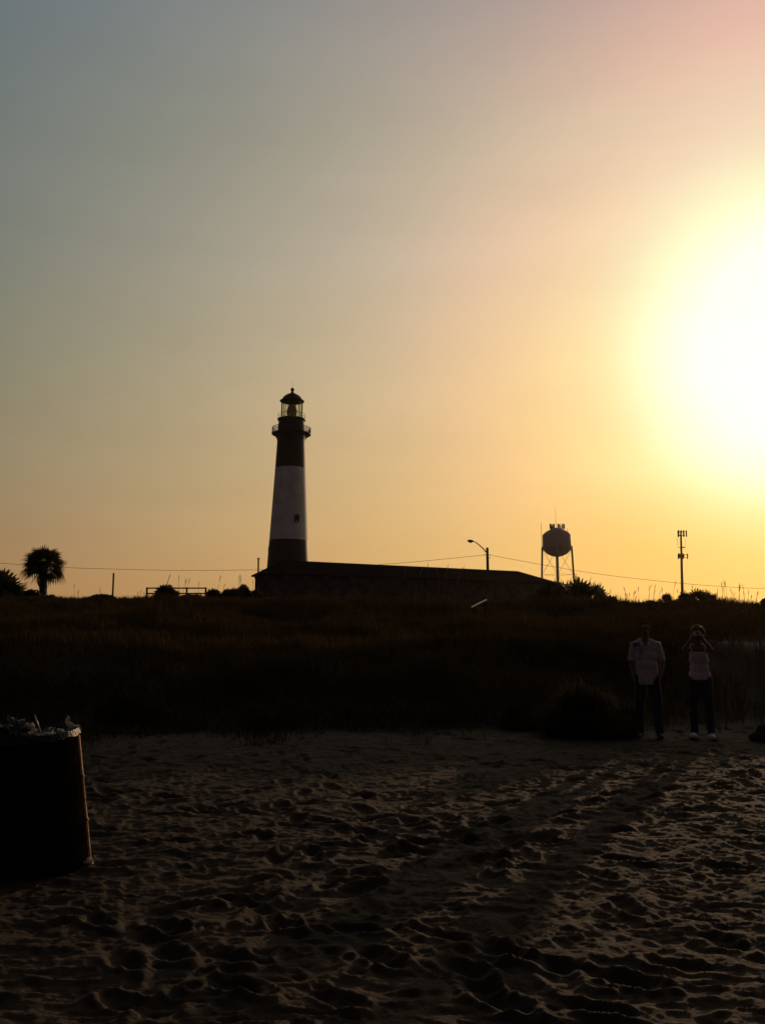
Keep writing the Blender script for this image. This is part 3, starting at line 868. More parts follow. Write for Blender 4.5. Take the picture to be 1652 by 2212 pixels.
# ------------------------------------------------------------ utility pole with street lamp
PD = 130
PK = PD / 92
pt = P(1052, 1183, PD); pz = gz(pt.x, PD) - .2
t = thing('utility_pole', 'wooden utility pole with a street lamp behind the long building roof', 'utility pole', (pt.x, PD, pz))
H = pt.z - pz
def lp(u, v, dd=0):
    q = P(u, v, PD); return (q.x - pt.x, dd, q.z - pz)
mb = MB(); mb.tube([(0.06, 0, 0), (0.03, 0, H * .5), (0, 0, H)], [.18 * PK, .16 * PK, .135 * PK], 12); mb.build('pole', M['wood'], t, True)
mb = MB(); mb.tube([lp(1050, 1193), lp(1043, 1185), lp(1033, 1176), lp(1026, 1171), lp(1020, 1169)], [.07 * PK, .06 * PK, .055 * PK, .05 * PK, .045 * PK], 8); arm = mb.build('lamp_arm', M['galv'], t, True)
mb = MB()
q = Vector(lp(1016, 1168.6))
mb.ell(q, (.36 * PK, .17 * PK, .14 * PK), 14, 8, Matrix.Rotation(R(6), 3, 'Y')); mb.ell(q + Vector((-.02, 0, -.1)), (.24 * PK, .15 * PK, .13 * PK), 12, 8); mb.ell(q + Vector((-.02, 0, .12)), (.09, .09, .12), 8, 6)
mb.build('lamp_head', M['galv'], t, True)
for s in (-1, 1):
    for (dv, sc) in ((1198.6, 1), (1205, .6)):
        if dv > 1200 and s < 0: continue
        q = Vector(lp(1052 + s * 5.8, dv))
        mb = MB(); mb.tube([(0, 0, q.z), (q.x, 0, q.z)], .03, 6); mb.lathe([(.02, -.09), (.08 * sc + .02, -.07), (.05, 0), (.09 * sc + .02, .03), (.02, .09)], 10, c=(q.x, 0, q.z))
        mb.build('insulator', M['iron'], t, True)
def wire(pts, label, d=PD):
    w = [P(u, v, dd) for (u, v, dd) in pts]
    # Catmull-Rom through the points
    out = []
    for i in range(len(w) - 1):
        p0 = w[max(i - 1, 0)]; p1 = w[i]; p2 = w[i + 1]; p3 = w[min(i + 2, len(w) - 1)]
        for k in range(8):
            s = k / 8
            out.append(0.5 * ((2 * p1) + (p2 - p0) * s + (2 * p0 - 5 * p1 + 4 * p2 - p3) * s * s + (3 * p1 - p0 - 3 * p2 + p3) * s ** 3))
    out.append(w[-1])
    b_ = MB(); b_.tube(out, 0.028, 5)
    o = b_.build('overhead_wire', M['wire']); tag(o, label, 'wire')
wire([(-420, 1180, PD), (-200, 1200, PD), (0, 1216.4, PD), (146, 1226, PD), (260, 1229.6, PD), (382, 1232, PD), (548, 1231, PD), (700, 1226.5, PD), (868, 1216, PD), (1047, 1198.8, PD)], 'long sagging wire running left from the utility pole past the cabbage palm')
wire([(1057, 1199, PD), (1180, 1221.5, PD), (1306, 1241.8, PD), (1467, 1259.6, PD), (1568, 1267.5, PD), (1652, 1271, PD), (1850, 1270, PD), (2050, 1262, PD)], 'wire sloping down to the right from the utility pole past the cell tower')
for (u, lab) in ((-420, 'utility pole beyond the left edge carrying the long wire'), (2050, 'utility pole beyond the right edge carrying the wire')):
    q = P(u, 1180 if u < 0 else 1262, PD); zz = gz(q.x, PD)
    tt_ = thing('utility_pole', lab, 'utility pole', (q.x, PD, zz - .2))
    b_ = MB(); b_.tube([(0, .16, 0), (0, .16, q.z - zz + .8)], [.18, .13], 10); b_.build('pole', M['wood'], tt_, True)

# ------------------------------------------------------------ water tower
WD = 360
c = P(1202, 1170, WD); wz = gz(c.x, WD) - .3
t = thing('water_tower', 'round tank water tower on thin legs right of the building', 'water tower', (c.x, WD, wz), R(0))
def wv(v): return P(1202, v, WD).z - wz
def ww(px): return px / 1875 * WD
rt = ww(30.6)
prof = [(0.01, wv(1139.5)), (rt * .30, wv(1141.5)), (rt * .72, wv(1148)), (rt * .95, wv(1154)), (rt, wv(1157)), (rt, wv(1183)), (rt * .94, wv(1189)), (rt * .70, wv(1196.5)), (rt * .38, wv(1201)), (.5, wv(1203))]
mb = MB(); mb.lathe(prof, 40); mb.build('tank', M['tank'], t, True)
mb = MB(); mb.lathe([(rt, wv(1184.5)), (rt * 1.07, wv(1184.5)), (rt * 1.07, wv(1186)), (rt, wv(1186))], 40)
bal = mb.build('balcony', M['galv'], t)
mb = MB()
for k in range(32):
    a = 2 * math.pi * k / 32
    mb.tube([(math.cos(a) * rt * 1.06, math.sin(a) * rt * 1.06, wv(1185)), (math.cos(a) * rt * 1.06, math.sin(a) * rt * 1.06, wv(1185) + 1.1)], .04, 4)
mb.tube([(math.cos(2 * math.pi * k / 40) * rt * 1.06, math.sin(2 * math.pi * k / 40) * rt * 1.06, wv(1185) + 1.1) for k in range(41)], .05, 4, caps=False)
mb.build('balcony_railing', M['galv'], bal)
zb = wv(1262)
legs = []
for a in (R(-11.3), R(78.7), R(168.7), R(258.7)):
    top_ = Vector((math.cos(a) * rt * 1.02, math.sin(a) * rt * 1.02, wv(1181)))
    bot = Vector((math.cos(a) * rt * 1.24, math.sin(a) * rt * 1.24, 0))
    legs.append((bot, top_))
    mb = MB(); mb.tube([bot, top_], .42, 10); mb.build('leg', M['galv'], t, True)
mb = MB(); mb.tube([(0, 0, 0), (0, 0, wv(1202))], .62, 14); mb.build('riser_pipe', M['galv'], t, True)
mb = MB()
for i in range(4):
    b0, t0 = legs[i]; b1, t1 = legs[(i + 1) % 4]
    for lo, hi in ((0.02, .34), (.34, .66), (.66, .97)):
        mb.tube([b0.lerp(t0, lo), b1.lerp(t1, hi)], .045, 4); mb.tube([b1.lerp(t1, lo), b0.lerp(t0, hi)], .045, 4)
        mb.tube([b0.lerp(t0, hi), b1.lerp(t1, hi)], .05, 4)
mb.build('cross_bracing', M['galv'], t)
for (u0, u1, col) in ((1188, 1197.5, 'galv'), (1205, 1219.5, 'galv')):
    mb = MB(); red = MB()
    n_ = 4
    for i in range(n_):
        u = u0 + (u1 - u0) * i / (n_ - 1)
        x = ww(u - 1202)
        tgt = red if i == 2 else mb
        tgt.box((x, ((i % 2) - .5) * 1.2, (wv(1132.5) + wv(1142)) / 2), (.55, .3, wv(1132) - wv(1143)))
    mb.tube([(ww(u0 - 1202), 0, wv(1138)), (ww(u1 - 1202), 0, wv(1138))], .08, 5)
    mb.tube([(ww(u0 - 1202), 0, wv(1141)), (ww(u1 - 1202), 0, wv(1141))], .08, 5)
    mb.tube([(ww((u0 + u1) / 2 - 1202), 0, wv(1150)), (ww((u0 + u1) / 2 - 1202), 0, wv(1136))], .12, 6)
    o = mb.build('antenna_panels', M['galv'], t)
    red.build('red_panel', M['red'], o)
mb = MB(); mb.tube([(ww(-1), 0, wv(1141)), (ww(-1), 0, wv(1094))], [.10, .03], 5); mb.build('whip_antenna', M['galv'], t)
for (u, v0, v1) in ((1169.5, 1186, 1130), (1226.5, 1155, 1141)):
    mb = MB(); mb.tube([(ww(u - 1202), 0, wv(v0)), (ww(u - 1202) - .1, 0, wv(v1))], [.12, .07], 5); mb.build('whip_antenna', M['galv'], t)

# ------------------------------------------------------------ cell tower
CD = 250
c = P(1467.3, 1200, CD); cz = gz(c.x, CD) - .3
t = thing('cell_tower', 'slender cell tower with antenna panels at the right of the skyline', 'cell tower', (c.x, CD, cz))
t.rotation_euler = (0, R(1.3), 0)
def cv(v): return P(1467, v, CD).z - cz
def cw(px): return px / 1875 * CD
mb = MB(); mb.tube([(0, 0, 0), (0, 0, cv(1210)), (0, 0, cv(1157)), (0, 0, cv(1147))], [.48, .33, .26, .22], 12); mb.build('pole', M['galv'], t, True)
def array(v0, v1, hw, n, pw, gap=False):
    pm = MB(); fr = MB()
    zc = (cv(v0) + cv(v1)) / 2; hh = cv(v0) - cv(v1)
    for s in range(3):
        a = 2 * math.pi * s / 3 + .25
        rotm = Matrix.Rotation(a, 3, 'Z')
        for i in range(n):
            f = (i / (n - 1) - .5) * 2 if n > 1 else 0
            p = rotm @ Vector((f * hw * .95, -hw * .6, 0))
            pm.box((p.x, p.y, zc), (pw, .18, hh), a)
        e1 = rotm @ Vector((-hw, -hw * .52, 0)); e2 = rotm @ Vector((hw, -hw * .52, 0)); mm = rotm @ Vector((0, -hw * .5, 0))
        for dz in (-.3, .3):
            fr.tube([(e1.x, e1.y, zc + dz * hh), (e2.x, e2.y, zc + dz * hh)], .05, 5)
            fr.tube([(0, 0, zc + dz * hh), (mm.x, mm.y, zc + dz * hh)], .07, 5)
    f_ = fr.build('antenna_mount', M['galv'], t); pm.build('antenna_panels', M['galv'], f_)
array(1146, 1159.5, cw(10), 4, .32)
array(1196, 1207, cw(11), 3, .3)
mb = MB(); mb.lathe([(.3, cv(1203.5)), (.85, cv(1202.5)), (.85, cv(1198)), (.3, cv(1197))], 12); mb.build('equipment_collar', M['galv'], t)
mb = MB(); mb.tube([(cw(-7.5), 0, cv(1182.3)), (cw(9), 0, cv(1182.3))], .07, 5); mb.box((cw(5), 0, cv(1182.3)), (.5, .3, .35))
mb.tube([(cw(-7.5), 0, cv(1182.3)), (cw(-8), 0, cv(1163))], .045, 4); mb.tube([(cw(9), 0, cv(1182.3)), (cw(17) - cw(8), 0, cv(1163))], .035, 4)
mb.build('whip_antennas', M['galv'], t)

# ------------------------------------------------------------ fence, posts
FD = 49
p0 = P(318, 1270, FD); p1 = P(404, 1270, FD); p2 = P(445, 1270, FD)
z0 = gz(p0.x, FD)
t = thing('rail_fence', 'low two rail fence behind the bushy palmetto on the dune', 'fence', (p0.x, FD, z0))
for p in (p0, p1, p2):
    zz = gz(p.x, FD)
    mb = MB(); mb.tube([(p.x - p0.x, 0, zz - z0 - .2), (p.x - p0.x, 0, p.z - z0 + .03)], .055, 8); mb.build('post', M['wood'], t)
for v in (1270.5, 1282):
    a = P(318, v, FD); b_ = P(445, v, FD)
    mb = MB(); mb.box(((a.x + b_.x) / 2 - p0.x, 0, a.z - z0), (b_.x - a.x, .04, .075)); mb.build('rail', M['wood'], t)
q = P(246, 1237.5, 50); zz = gz(q.x, 50)
mb = MB(); mb.tube([(0, 0, -.2), (0, 0, q.z - zz - .06), (0, 0, q.z - zz)], [.055, .05, .035], 8)
o = mb.build('bare_post', M['wood']); o.location = (q.x, 50, zz); tag(o, 'slender bare post standing alone left of the rail fence', 'post')
# pale slanting board on the dune
d_ = 27
a = P(1018.5, 1312, d_); b_ = P(1050.5, 1295.5, d_)
t = thing('slanted_handrail', 'short pale slanting handrail catching light on the dune below the utility pole', 'handrail', (a.x, d_, gz(a.x, d_)))
zz = gz(a.x, d_)
mb = MB()
v_ = b_ - a
rot = Matrix.Rotation(-math.atan2(v_.z, v_.x), 3, 'Y') @ Matrix.Rotation(R(5), 3, 'X')
mb.box(((v_.x) / 2, 0, a.z + v_.z / 2 - zz), (v_.length, .22, .03), rot=rot)
rl_ = mb.build('rail', M['pale_wood'], t)
for f in (.1, .9):
    px = v_.x * f; pz_ = a.z + v_.z * f - zz
    mb = MB(); mb.box((px, .02, (pz_ - .03 + gz(a.x + px, d_) - zz - .1) / 2), (.07, .07, abs(pz_ - .03 - (gz(a.x + px, d_) - zz - .1)))); mb.build('post', M['wood'], t)

# ------------------------------------------------------------ crumpled film
def crumple(name, loc, size, material, label, cat, seed, sub=4, sharp=.5, group=None, parent=None):
    bm = bmesh.new()
    bmesh.ops.create_icosphere(bm, subdivisions=sub, radius=1)
    s = seed * 7.31
    for v in bm.verts:
        p = v.co.copy()
        from mathutils import noise
        n1_ = noise.noise(p * 1.6 + Vector((s, 0, 0)))
        n2_ = abs(noise.noise(p * 3.7 + Vector((0, s, 0))))
        n3_ = abs(noise.noise(p * 8 + Vector((0, 0, s))))
        f = 1 + sharp * (n1_ * .9 - n2_ * 1.2 - n3_ * .5)
        v.co = Vector((p.x * f * size[0], p.y * f * size[1], p.z * f * size[2]))
    me = bpy.data.meshes.new(name); bm.to_mesh(me); bm.free()
    me.materials.append(material)
    o = bpy.data.objects.new(name, me); COL.objects.link(o); o.location = loc
    if parent: o.parent = parent
    else: tag(o, label, cat, group)
    return o

# ------------------------------------------------------------ trash drum
BD = 6.15
base = P(84, 1870, BD)
DR, DH = 0.305, 0.94
t = thing('trash_drum', 'rusty steel trash drum with a plastic liner at the left edge', 'trash drum', (base.x, BD, -0.03), 0)
t.rotation_euler = (R(2), R(-4.0), R(15))
prof = []
def ring(z, w=.022, hgt=.013):
    return [(DR, z - w), (DR + hgt * .7, z - w * .5), (DR + hgt, z), (DR + hgt * .7, z + w * .5), (DR, z + w)]
prof = [(DR - .01, 0), (DR + .01, .005), (DR + .01, .025), (DR, .035)] + ring(.33) + [(DR, .45)] + ring(.62) + [(DR, .80), (DR, DH - .03), (DR + .012, DH - .022), (DR + .014, DH - .008), (DR + .004, DH), (DR - .008, DH - .006), (DR - .010, DH - .03), (DR - .012, .03), (.01, .02)]
mb = MB(); mb.lathe(prof, 72); mb.disc(DR - .01, 0.0, 72, up=False)
body = mb.build('drum_body', M['rust'], t, True)
sa = R(21 - 15 - 6)  # added strip: the drum's sunlit right edge, put into shape and colour
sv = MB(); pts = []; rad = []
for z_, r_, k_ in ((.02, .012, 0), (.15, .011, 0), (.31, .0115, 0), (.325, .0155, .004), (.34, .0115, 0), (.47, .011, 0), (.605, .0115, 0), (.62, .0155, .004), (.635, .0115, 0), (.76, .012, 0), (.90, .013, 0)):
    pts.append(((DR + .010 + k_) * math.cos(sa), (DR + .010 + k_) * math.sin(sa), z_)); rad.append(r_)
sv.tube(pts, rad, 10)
sv.build('lit_edge_strip', M['lit_edge'], t, True)
# liner: folded over the rim with a ragged lower edge
from mathutils import noise as mnoise
mb = MB(); n = 160; rows = 9
vs = []; fs = []
for j in range(rows):
    q = j / (rows - 1)
    for k in range(n):
        a = 2 * math.pi * k / n
        rag = mnoise.noise(Vector((math.cos(a) * 4, math.sin(a) * 4, 1))) * .03
        wr = mnoise.noise(Vector((math.cos(a) * 14, math.sin(a) * 14, q * 2))) * .008
        if q < .5:   # inside
            s_ = q / .5
            r_ = DR - .03 - .02 * (1 - s_) + wr; z = DH - .16 * (1 - s_) + .012 + wr
        else:
            s_ = (q - .5) / .5
            r_ = DR + .022 + .006 * s_ + abs(wr); z = DH + .018 * (1 - s_) - (.026 + rag * .6) * s_ + wr * .5
        vs.append((r_ * math.cos(a), r_ * math.sin(a), z))
for j in range(rows - 1):
    for k in range(n):
        fs.append((j * n + k, j * n + (k + 1) % n, (j + 1) * n + (k + 1) % n, (j + 1) * n + k))
mb.add(vs, fs); mb.build('liner', M['linerdark'], t)
# knotted tail of the liner at the right of the rim
mb = MB()
pts = []; rad = []
for j in range(12):
    q = j / 11
    pts.append((DR - .02 - .05 * q + .018 * math.sin(q * 8), .0 + .012 * math.cos(q * 9), DH + .0 + .095 * q)); rad.append(.013 + .009 * abs(math.sin(q * 9 + 1)) * (1 - q * .5))
mb.tube(pts, rad, 7, flat=.5)
mb.tube([(DR - .06, -.04, DH + .01), (DR - .02, -.02, DH + .025), (DR + .02, .01, DH + .02), (DR + .03, .03, DH - .01)], [.012, .018, .016, .010], 7, flat=.6)
mb.build('liner_tail', M['liner'], t)
# the drum is wider at its foot than at its rim
for ch in t.children:
    for v in ch.data.vertices:
        f_ = 1.07 - .185 * max(0, min(1.05, v.co.z / DH))
        v.co.x *= f_; v.co.y *= f_
    ch.data.update()
# garbage in the drum: things of their own
dm = Matrix.Translation((base.x, BD, -.03)) @ t.rotation_euler.to_matrix().to_4x4()
def dl(x, y, z): return dm @ Vector((x * .88, y * .88, z - .01))
crumple('plastic_bag', dl(-.17, 0, DH + .02), (.13, .13, .11), M['greybag'], 'grey plastic bag peaking out of the drum at its left side', 'plastic bag', 1, 4, .7)
crumple('paper_wrapper', dl(-.035, -.05, DH + .055), (.05, .04, .04), M['plastic'], 'bright crumpled white wrapper on top of the garbage in the drum', 'wrapper', 2, 3, 1.1)
crumple('garbage_bag', dl(.07, .04, DH - .05), (.17, .17, .08), M['greybag'], 'dark garbage bag filling the middle of the drum', 'garbage bag', 3, 4, .6)
mb = MB(); mb.tube([(0, 0, 0), (-.04, 0, .09), (-.055, 0, .13)], [.005, .005, .004], 8)
o = mb.build('drinking_straw', M['plastic'], None, True); o.location = dl(.06, -.08, DH + .01); tag(o, 'thin pale straw sticking out of the garbage in the drum', 'straw')
crumple('foil_scrap', dl(.10, -.12, DH + .012), (.09, .04, .012), M['plastic'], 'flat pale scrap lying by the straw in the drum', 'scrap', 4, 3, .9)
q = P(188, 1864, BD)
crumple('plastic_scrap', (q.x + .02, BD - .02, gs(q.x + .02, BD - .02) + .02), (.034, .034, .030), M['plastic'], 'bright white scrap on the sand against the drum foot', 'scrap', 6, 3, .8)
q = P(427, 2004, 4.8); 
crumple('plastic_scrap', (q.x, 4.9, gs(q.x, 4.9) + .01), (.014, .014, .012), M['plastic'], 'tiny white scrap lying alone on the open sand', 'scrap', 8, 3, .8)

# ------------------------------------------------------------ people
def remeshed(mb, name, material, parent, vox, smooth=2, fold=0):
    me = mb.mesh(name + '_raw', material)
    o = bpy.data.objects.new(name + '_raw', me); COL.objects.link(o)
    md = o.modifiers.new('r', 'REMESH'); md.mode = 'VOXEL'; md.voxel_size = vox; md.use_smooth_shade = True
    if smooth:
        s = o.modifiers.new('s', 'SMOOTH'); s.factor = .5; s.iterations = smooth
    dg = bpy.context.evaluated_depsgraph_get(); dg.update()
    ne = bpy.data.meshes.new_from_object(o.evaluated_get(dg))
    ne.name = name
    bpy.data.objects.remove(o); bpy.data.meshes.remove(me)
    if not ne.materials: ne.materials.append(material)
    for p_ in ne.polygons: p_.use_smooth = True
    if fold:
        nn = [v.normal.copy() for v in ne.vertices]
        for v, n_ in zip(ne.vertices, nn):
            c_ = v.co
            f_ = mnoise.noise(Vector((c_.x * 11 + c_.z * 5, c_.y * 11, c_.z * 4))) + .6 * mnoise.noise(Vector((c_.x * 26, c_.y * 26, c_.z * 9 + c_.x * 12)))
            v.co = c_ + n_ * fold * f_
        ne.update()
    r = bpy.data.objects.new(name, ne); COL.objects.link(r); r.parent = parent
    return r
def limb(mb, pts, rad, n=14):
    mb.tube(pts, rad, n)
    for p, r in zip(pts, rad): mb.ell(p, r * .995, n, 8)
def hand(mb, wr, dirv, palmn, side, curl=.5):
    """five fingers; wr wrist, dirv towards fingertips, palmn palm normal, side=thumb side vector"""
    wr = Vector(wr); d = Vector(dirv).normalized(); n = Vector(palmn); n = (n - d * n.dot(d)).normalized(); s = d.cross(n).normalized() * side
    rot = Matrix((s, n, d)).transposed()
    mb.ell(wr + d * .045, (.040, .017, .055), 12, 8, rot)
    for i, (off, L_) in enumerate(((.030, .070), (.010, .080), (-.010, .075), (-.029, .058))):
        b_ = wr + d * .078 + s * off
        j1 = b_ + (d * math.cos(curl * .4) + n * math.sin(curl * .4)) * L_ * .45
        j2 = j1 + (d * math.cos(curl) + n * math.sin(curl)) * L_ * .32
        j3 = j2 + (d * math.cos(curl * 1.6) + n * math.sin(curl * 1.6)) * L_ * .23
        limb(mb, [b_, j1, j2, j3], [.0095, .0088, .008, .0065], 8)
    b_ = wr + d * .025 + s * .030
    j1 = b_ + (d * .6 + s * .7 + n * .25).normalized() * .04; j2 = j1 + (d * .85 + s * .25 + n * .4).normalized() * .032
    limb(mb, [b_, j1, j2], [.013, .0105, .008], 8)
def head(mb, c, s=1.0, yaw=0, pitch=0):
    c = Vector(c); rm = Matrix.Rotation(yaw, 3, 'Z') @ Matrix.Rotation(pitch, 3, 'X')
    def q(x, y, z): return c + rm @ Vector((x * s, y * s, z * s))
    mb.ell(q(0, .01, .03), (.073 * s, .092 * s, .085 * s), 20, 14, rm)
    mb.ell(q(0, -.02, -.035), (.056 * s, .066 * s, .068 * s), 18, 12, rm)
    mb.ell(q(0, -.045, -.085), (.028 * s, .026 * s, .022 * s), 12, 8, rm)      # chin
    mb.tube([q(0, -.083, .02), q(0, -.098, -.012), q(0, -.088, -.024)], [.009 * s, .014 * s, .013 * s], 8)  # nose
    mb.ell(q(0, -.080, -.053), (.024 * s, .010 * s, .008 * s), 10, 6, rm)
    mb.ell(q(0, -.078, .036), (.05 * s, .014 * s, .010 * s), 12, 6, rm)        # brow
    for a in (-1, 1):
        mb.ell(q(a * .074, .012, -.005), (.010 * s, .020 * s, .031 * s), 10, 8, rm)
    return q, rm
def person(u, d, label, yaw, woman):
    x = P(u, 1600, d).x
    t = thing('person', label, 'person', (x, d, gs(x, d) + .005), yaw)
    b_ = MB()
    k = 1.0 if not woman else .96
    def S(v): return Vector(v) * k
    t.scale = (.97, .97, .945)
    # local frame: x to the viewer's right, -y towards the viewer (figure faces -y)
    hipw = .085; sh = .170 if not woman else .150
    torso = [((0, .01, .93), (.155, .11, .12)), ((0, .0, 1.08), (.135 if not woman else .12, .095, .14)), ((0, .005, 1.24), (.160 if not woman else .135, .105, .15)), ((0, .01, 1.38), (.17 if not woman else .14, .10, .09))]
    for c_, r_ in torso: b_.ell(S(c_), tuple(q * k for q in r_), 22, 12)
    limb(b_, [S((-sh * .75, .01, 1.42)), S((0, .01, 1.45)), S((sh * .75, .01, 1.42))], [.055, .06, .055])
    limb(b_, [S((0, .01, 1.42)), S((0, -.01, 1.53)), S((0, -.015, 1.57))], [.062, .052, .05])
    q, rm = head(b_, S((0, -.02, 1.655)), k * 1.0, 0, .05)
    fx = .115 if not woman else .095
    legs_ = []
    for a in (-1, 1):
        hip = S((a * hipw, .01, .92)); kn = S((a * (fx + .005) + (.02 if a > 0 else 0), -.015 - (.05 if a > 0 else 0), .50)); an_ = S((a * (fx + .02) + (.015 if a > 0 else 0), .02 - (.05 if a > 0 else 0), .09))
        legs_.append((hip, kn, an_))
        limb(b_, [hip, hip.lerp(kn, .4), kn, kn.lerp(an_, .35), an_], [.082, .078, .055, .054, .036])
        limb(b_, [an_ + Vector((0, .03, -.045)), an_ + Vector((a * .01, -.06, -.05)), an_ + Vector((a * .02, -.14, -.06))], [.038, .036, .026])
    arms = []
    if not woman:
        for a in (-1, 1):
            shd = S((a * sh, .01, 1.415)); elb = S((a * (.226 + .01 * a), .05, 1.13)); wr = S((a * .190, -.06 - .03 * a, .925))
            arms.append((shd, elb, wr))
            limb(b_, [shd, shd.lerp(elb, .5), elb, elb.lerp(wr, .3), wr], [.055, .048, .038, .037, .026])
            hand(b_, wr, (-a * .15, -.25, -1), (-a, -.1, 0), a, .55)
    else:
        # both elbows up at shoulder height, hands holding a camera in front of the face
        for a in (-1, 1):
            shd = S((a * sh, .01, 1.41)); elb = S((a * .205, -.23, 1.40)); wr = S((a * .085, -.27, 1.575))
            arms.append((shd, elb, wr))
            limb(b_, [shd, shd.lerp(elb, .5), elb, elb.lerp(wr, .3), wr], [.045, .039, .034, .032, .022])
            hand(b_, wr, (-a * .45, -.12, .8), (-a * .6, .5, 0), -a, 1.0)
    remeshed(b_, 'body', M['skin'], t, .0055, 1)
    ey = MB()
    for a in (-1, 1): ey.ell(q(a * .031, -.079, .012), (.012, .008, .0065), 10, 6)
    ey.build('eyes', M['eye'], t, True)
    h_ = MB()
    if woman:
        h_.ell(q(0, .025, .055), (.090, .100, .085), 20, 14)
        h_.ell(q(0, .055, -.01), (.092, .07, .11), 18, 12)
        for a in (-1, 1):
            limb(h_, [q(a * .06, -.03, .085), q(a * .088, .0, .03), q(a * .09, .02, -.05), q(a * .075, .03, -.105)], [.030, .030, .030, .018], 10)
        gr = random.Random(9)
        for i in range(60):   # loose strands
            a = gr.uniform(-.3, math.pi + .3); rr_ = .088
            p_ = q(math.cos(a) * rr_, gr.uniform(-.02, .07), .045 + math.sin(a) * rr_)
            e_ = q(math.cos(a) * (rr_ + .025), gr.uniform(-.02, .07), .045 + math.sin(a) * (rr_ + .022))
            h_.tube([p_, e_], [.010, .005], 5)
        remeshed(h_, 'hair', M['hair'], t, .006, 1)
    else:
        h_.ell(q(0, .025, .048), (.080, .092, .078), 20, 14)
        h_.ell(q(0, .045, .0), (.076, .062, .07), 18, 12)
        for a in (-1, 1): h_.ell(q(a * .068, .0, .02), (.014, .03, .04), 10, 8)
        remeshed(h_, 'hair', M['hair_dk'], t, .006, 1)
    # upper garment
    s_ = MB()
    if not woman:
        for c_, r_ in (((0, .01, 1.00), (.172, .13, .19)), ((0, .0, 1.10), (.168, .125, .17)), ((0, .005, 1.24), (.176, .125, .16)), ((0, .01, 1.36), (.175, .115, .095))):
            s_.ell(c_, r_, 24, 14)
        s_.lathe([(.01, .80), (.165, .80), (.172, .86), (.168, 1.0), (.165, 1.1), (.01, 1.1)], 28)
        for i_ in range(len(s_.v) - 6 * 28, len(s_.v)):
            vx = s_.v[i_]; s_.v[i_] = (vx[0], vx[1] * .75 + .005, vx[2])
        limb(s_, [(-.145, .01, 1.425), (-.07, .012, 1.45), (.07, .012, 1.45), (.145, .01, 1.425)], [.058, .060, .060, .058])
        for shd, elb, wr in arms:
            e2 = shd.lerp(elb, .86); dd_ = (elb - shd).normalized()
            s_.tube([shd - dd_ * .01, shd.lerp(elb, .4), e2], [.058, .062, .067], 18)
            s_.ell(shd, .058, 16, 10)
        sh_o = remeshed(s_, 'shirt', M['shirt'], t, .008, 12, .011)
        c2 = MB()   # open collar flaps
        for a in (-1, 1):
            c2.add([(a * .018, -.098, 1.43), (a * .075, -.045, 1.495), (a * .085, -.085, 1.43), (a * .05, -.118, 1.395)], [(0, 1, 2, 3)])
            c2.add([(a * .018, -.106, 1.43), (a * .075, -.053, 1.495), (a * .085, -.093, 1.43), (a * .05, -.126, 1.395)], [(0, 1, 2, 3)])
        c2.build('collar', M['shirt'], sh_o)
        gr = random.Random(2)
        prn = MB()   # printed motif on the viewer's left of the chest
        for i in range(9):
            px = gr.uniform(-.12, -.05); pz_ = gr.uniform(1.22, 1.38)
            prn.ell((px, -.118 + .5 * (px * px), pz_), (gr.uniform(.010, .02), .012, gr.uniform(.010, .022)), 10, 6)
        prn.build('printed_motif', M['print'], sh_o, True)
    else:
        for c_, r_ in (((0, .01, .965), (.158, .118, .10)), ((0, .0, 1.05), (.138, .108, .15)), ((0, .002, 1.19), (.143, .118, .13)), ((0, .005, 1.27), (.140, .112, .085))):
            s_.ell(c_, r_, 24, 14)
        s_.ell((-.055, -.065, 1.235), .062, 14, 10); s_.ell((.055, -.065, 1.235), .062, 14, 10)
        s_.tube([(0, .005, .875), (0, .005, .96)], [.158, .158], 24, flat=.75)
        for a in (-1, 1):
            s_.tube([(a * .095, -.095, 1.28), (a * .105, -.07, 1.38), (a * .105, .0, 1.465), (a * .10, .08, 1.38), (a * .09, .11, 1.28)], [.020, .017, .016, .017, .02], 8)
        remeshed(s_, 'tank_top', M['top'], t, .008, 8, .007)
    # trousers
    j = MB()
    j.ell(S((0, .01, .90)), (.165 * k, .122 * k, .12 * k), 22, 12)
    for hip, kn, an_ in legs_:
        limb(j, [hip, hip.lerp(kn, .5), kn, kn.lerp(an_, .5), an_ + Vector((0, 0, -.02))], [.096, .088, .070, .064, .062 if not woman else .052])
    remeshed(j, 'trousers', M['jeans'], t, .009, 3, .007)
    for a, (hip, kn, an_) in zip((-1, 1), legs_):
        sh2 = MB()
        g0 = an_ + Vector((0, .035, -.05)); g1 = an_ + Vector((a * .012, -.07, -.055)); g2 = an_ + Vector((a * .028, -.17, -.06))
        limb(sh2, [g0, g1, g2], [.044, .044, .035]); sh2.ell(an_ + Vector((0, .02, -.01)), .045, 12, 8)
        for i_, v in enumerate(sh2.v):
            if v[2] < .003: sh2.v[i_] = (v[0], v[1], .003)
        remeshed(sh2, 'shoe', M['shoe'] if woman else M['shoe_dk'], t, .006, 1)
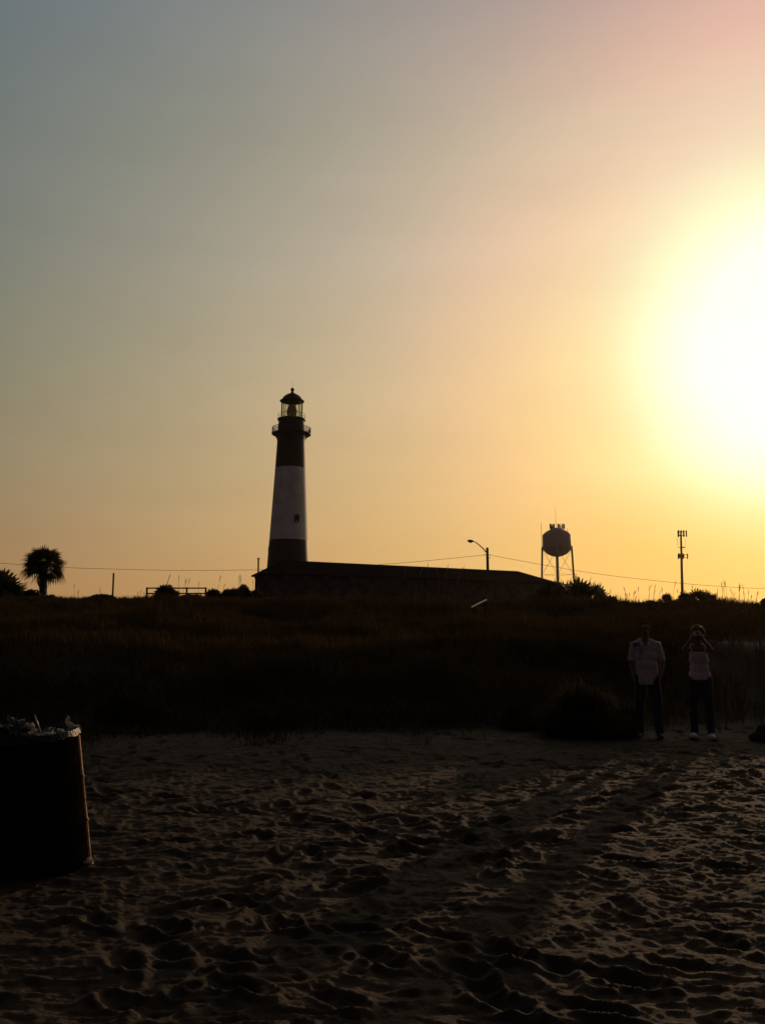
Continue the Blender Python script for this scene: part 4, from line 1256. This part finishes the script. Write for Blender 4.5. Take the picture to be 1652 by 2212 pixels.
    if woman:
        # compact camera held in the raised hand, a thing of its own
        c_ = S((0, -.315, 1.665))
        wp = Matrix.Translation(t.location) @ Matrix.Rotation(yaw, 4, 'Z') @ Vector((c_.x * .97, c_.y * .97, c_.z * .945))
        ct = thing('compact_camera', 'small pale compact camera the woman holds up before her face', 'camera', wp, yaw)
        cb = MB(); cb.box((0, 0, 0), (.10, .024, .06)); cb.box((.028, 0, .033), (.02, .016, .008)); cb.build('camera_body', M['phone'], ct)
        cl = MB(); cl.tube([(0.01, -.012, 0), (0.01, -.03, 0)], [.022, .02], 14); cl.build('camera_lens', M['iron'], ct)
    return t
person(1402, 13.05, 'man in a loose pale short sleeved shirt and dark trousers beside the large grass clump', R(-17), False)
person(1517, 13.05, 'woman in a white tank top and dark jeans holding a camera up to her face', R(-22), True)

# dark bag at the right edge
q = P(1648, 1611, 12.7)
t = thing('beach_bag', 'dark slumped bag on the sand at the right edge', 'bag', (q.x, 12.7, gz(q.x, 12.7)))
mb = MB(); mb.ell((0, 0, .09), (.21, .13, .10), 18, 10); mb.ell((.03, 0, .17), (.13, .09, .10), 16, 10); mb.ell((.05, 0, .23), (.07, .05, .05), 12, 8)
remeshed(mb, 'bag_body', M['bag'], t, .012, 4)
mb = MB(); mb.tube([(-.10, -.02, .17), (-.06, -.03, .25), (.03, -.03, .30), (.12, -.02, .25), (.15, -.02, .15)], .010, 6); mb.build('handle', M['bag'], t, True)

# ------------------------------------------------------------ thin warm haze, added for the veil of lens flare
hb = MB()
hb.box((0, 445, 24), (3060, 2130, 68))
hm = bpy.data.materials.new('veil_haze'); hm.use_nodes = True
hn = hm.node_tree.nodes; hl_ = hm.node_tree.links
hn.remove(hn['Principled BSDF'])
pv = hn.new('ShaderNodeVolumePrincipled')
pv.inputs['Color'].default_value = (0.95, 0.86, 0.80, 1)
pv.inputs['Density'].default_value = 0.00004
pv.inputs['Anisotropy'].default_value = 0.75
hl_.new(pv.outputs[0], hn['Material Output'].inputs['Volume'])
ho = hb.build('haze', hm)
tag(ho, 'thin warm haze added over beach and dunes in place of flare', None, None, 'stuff')
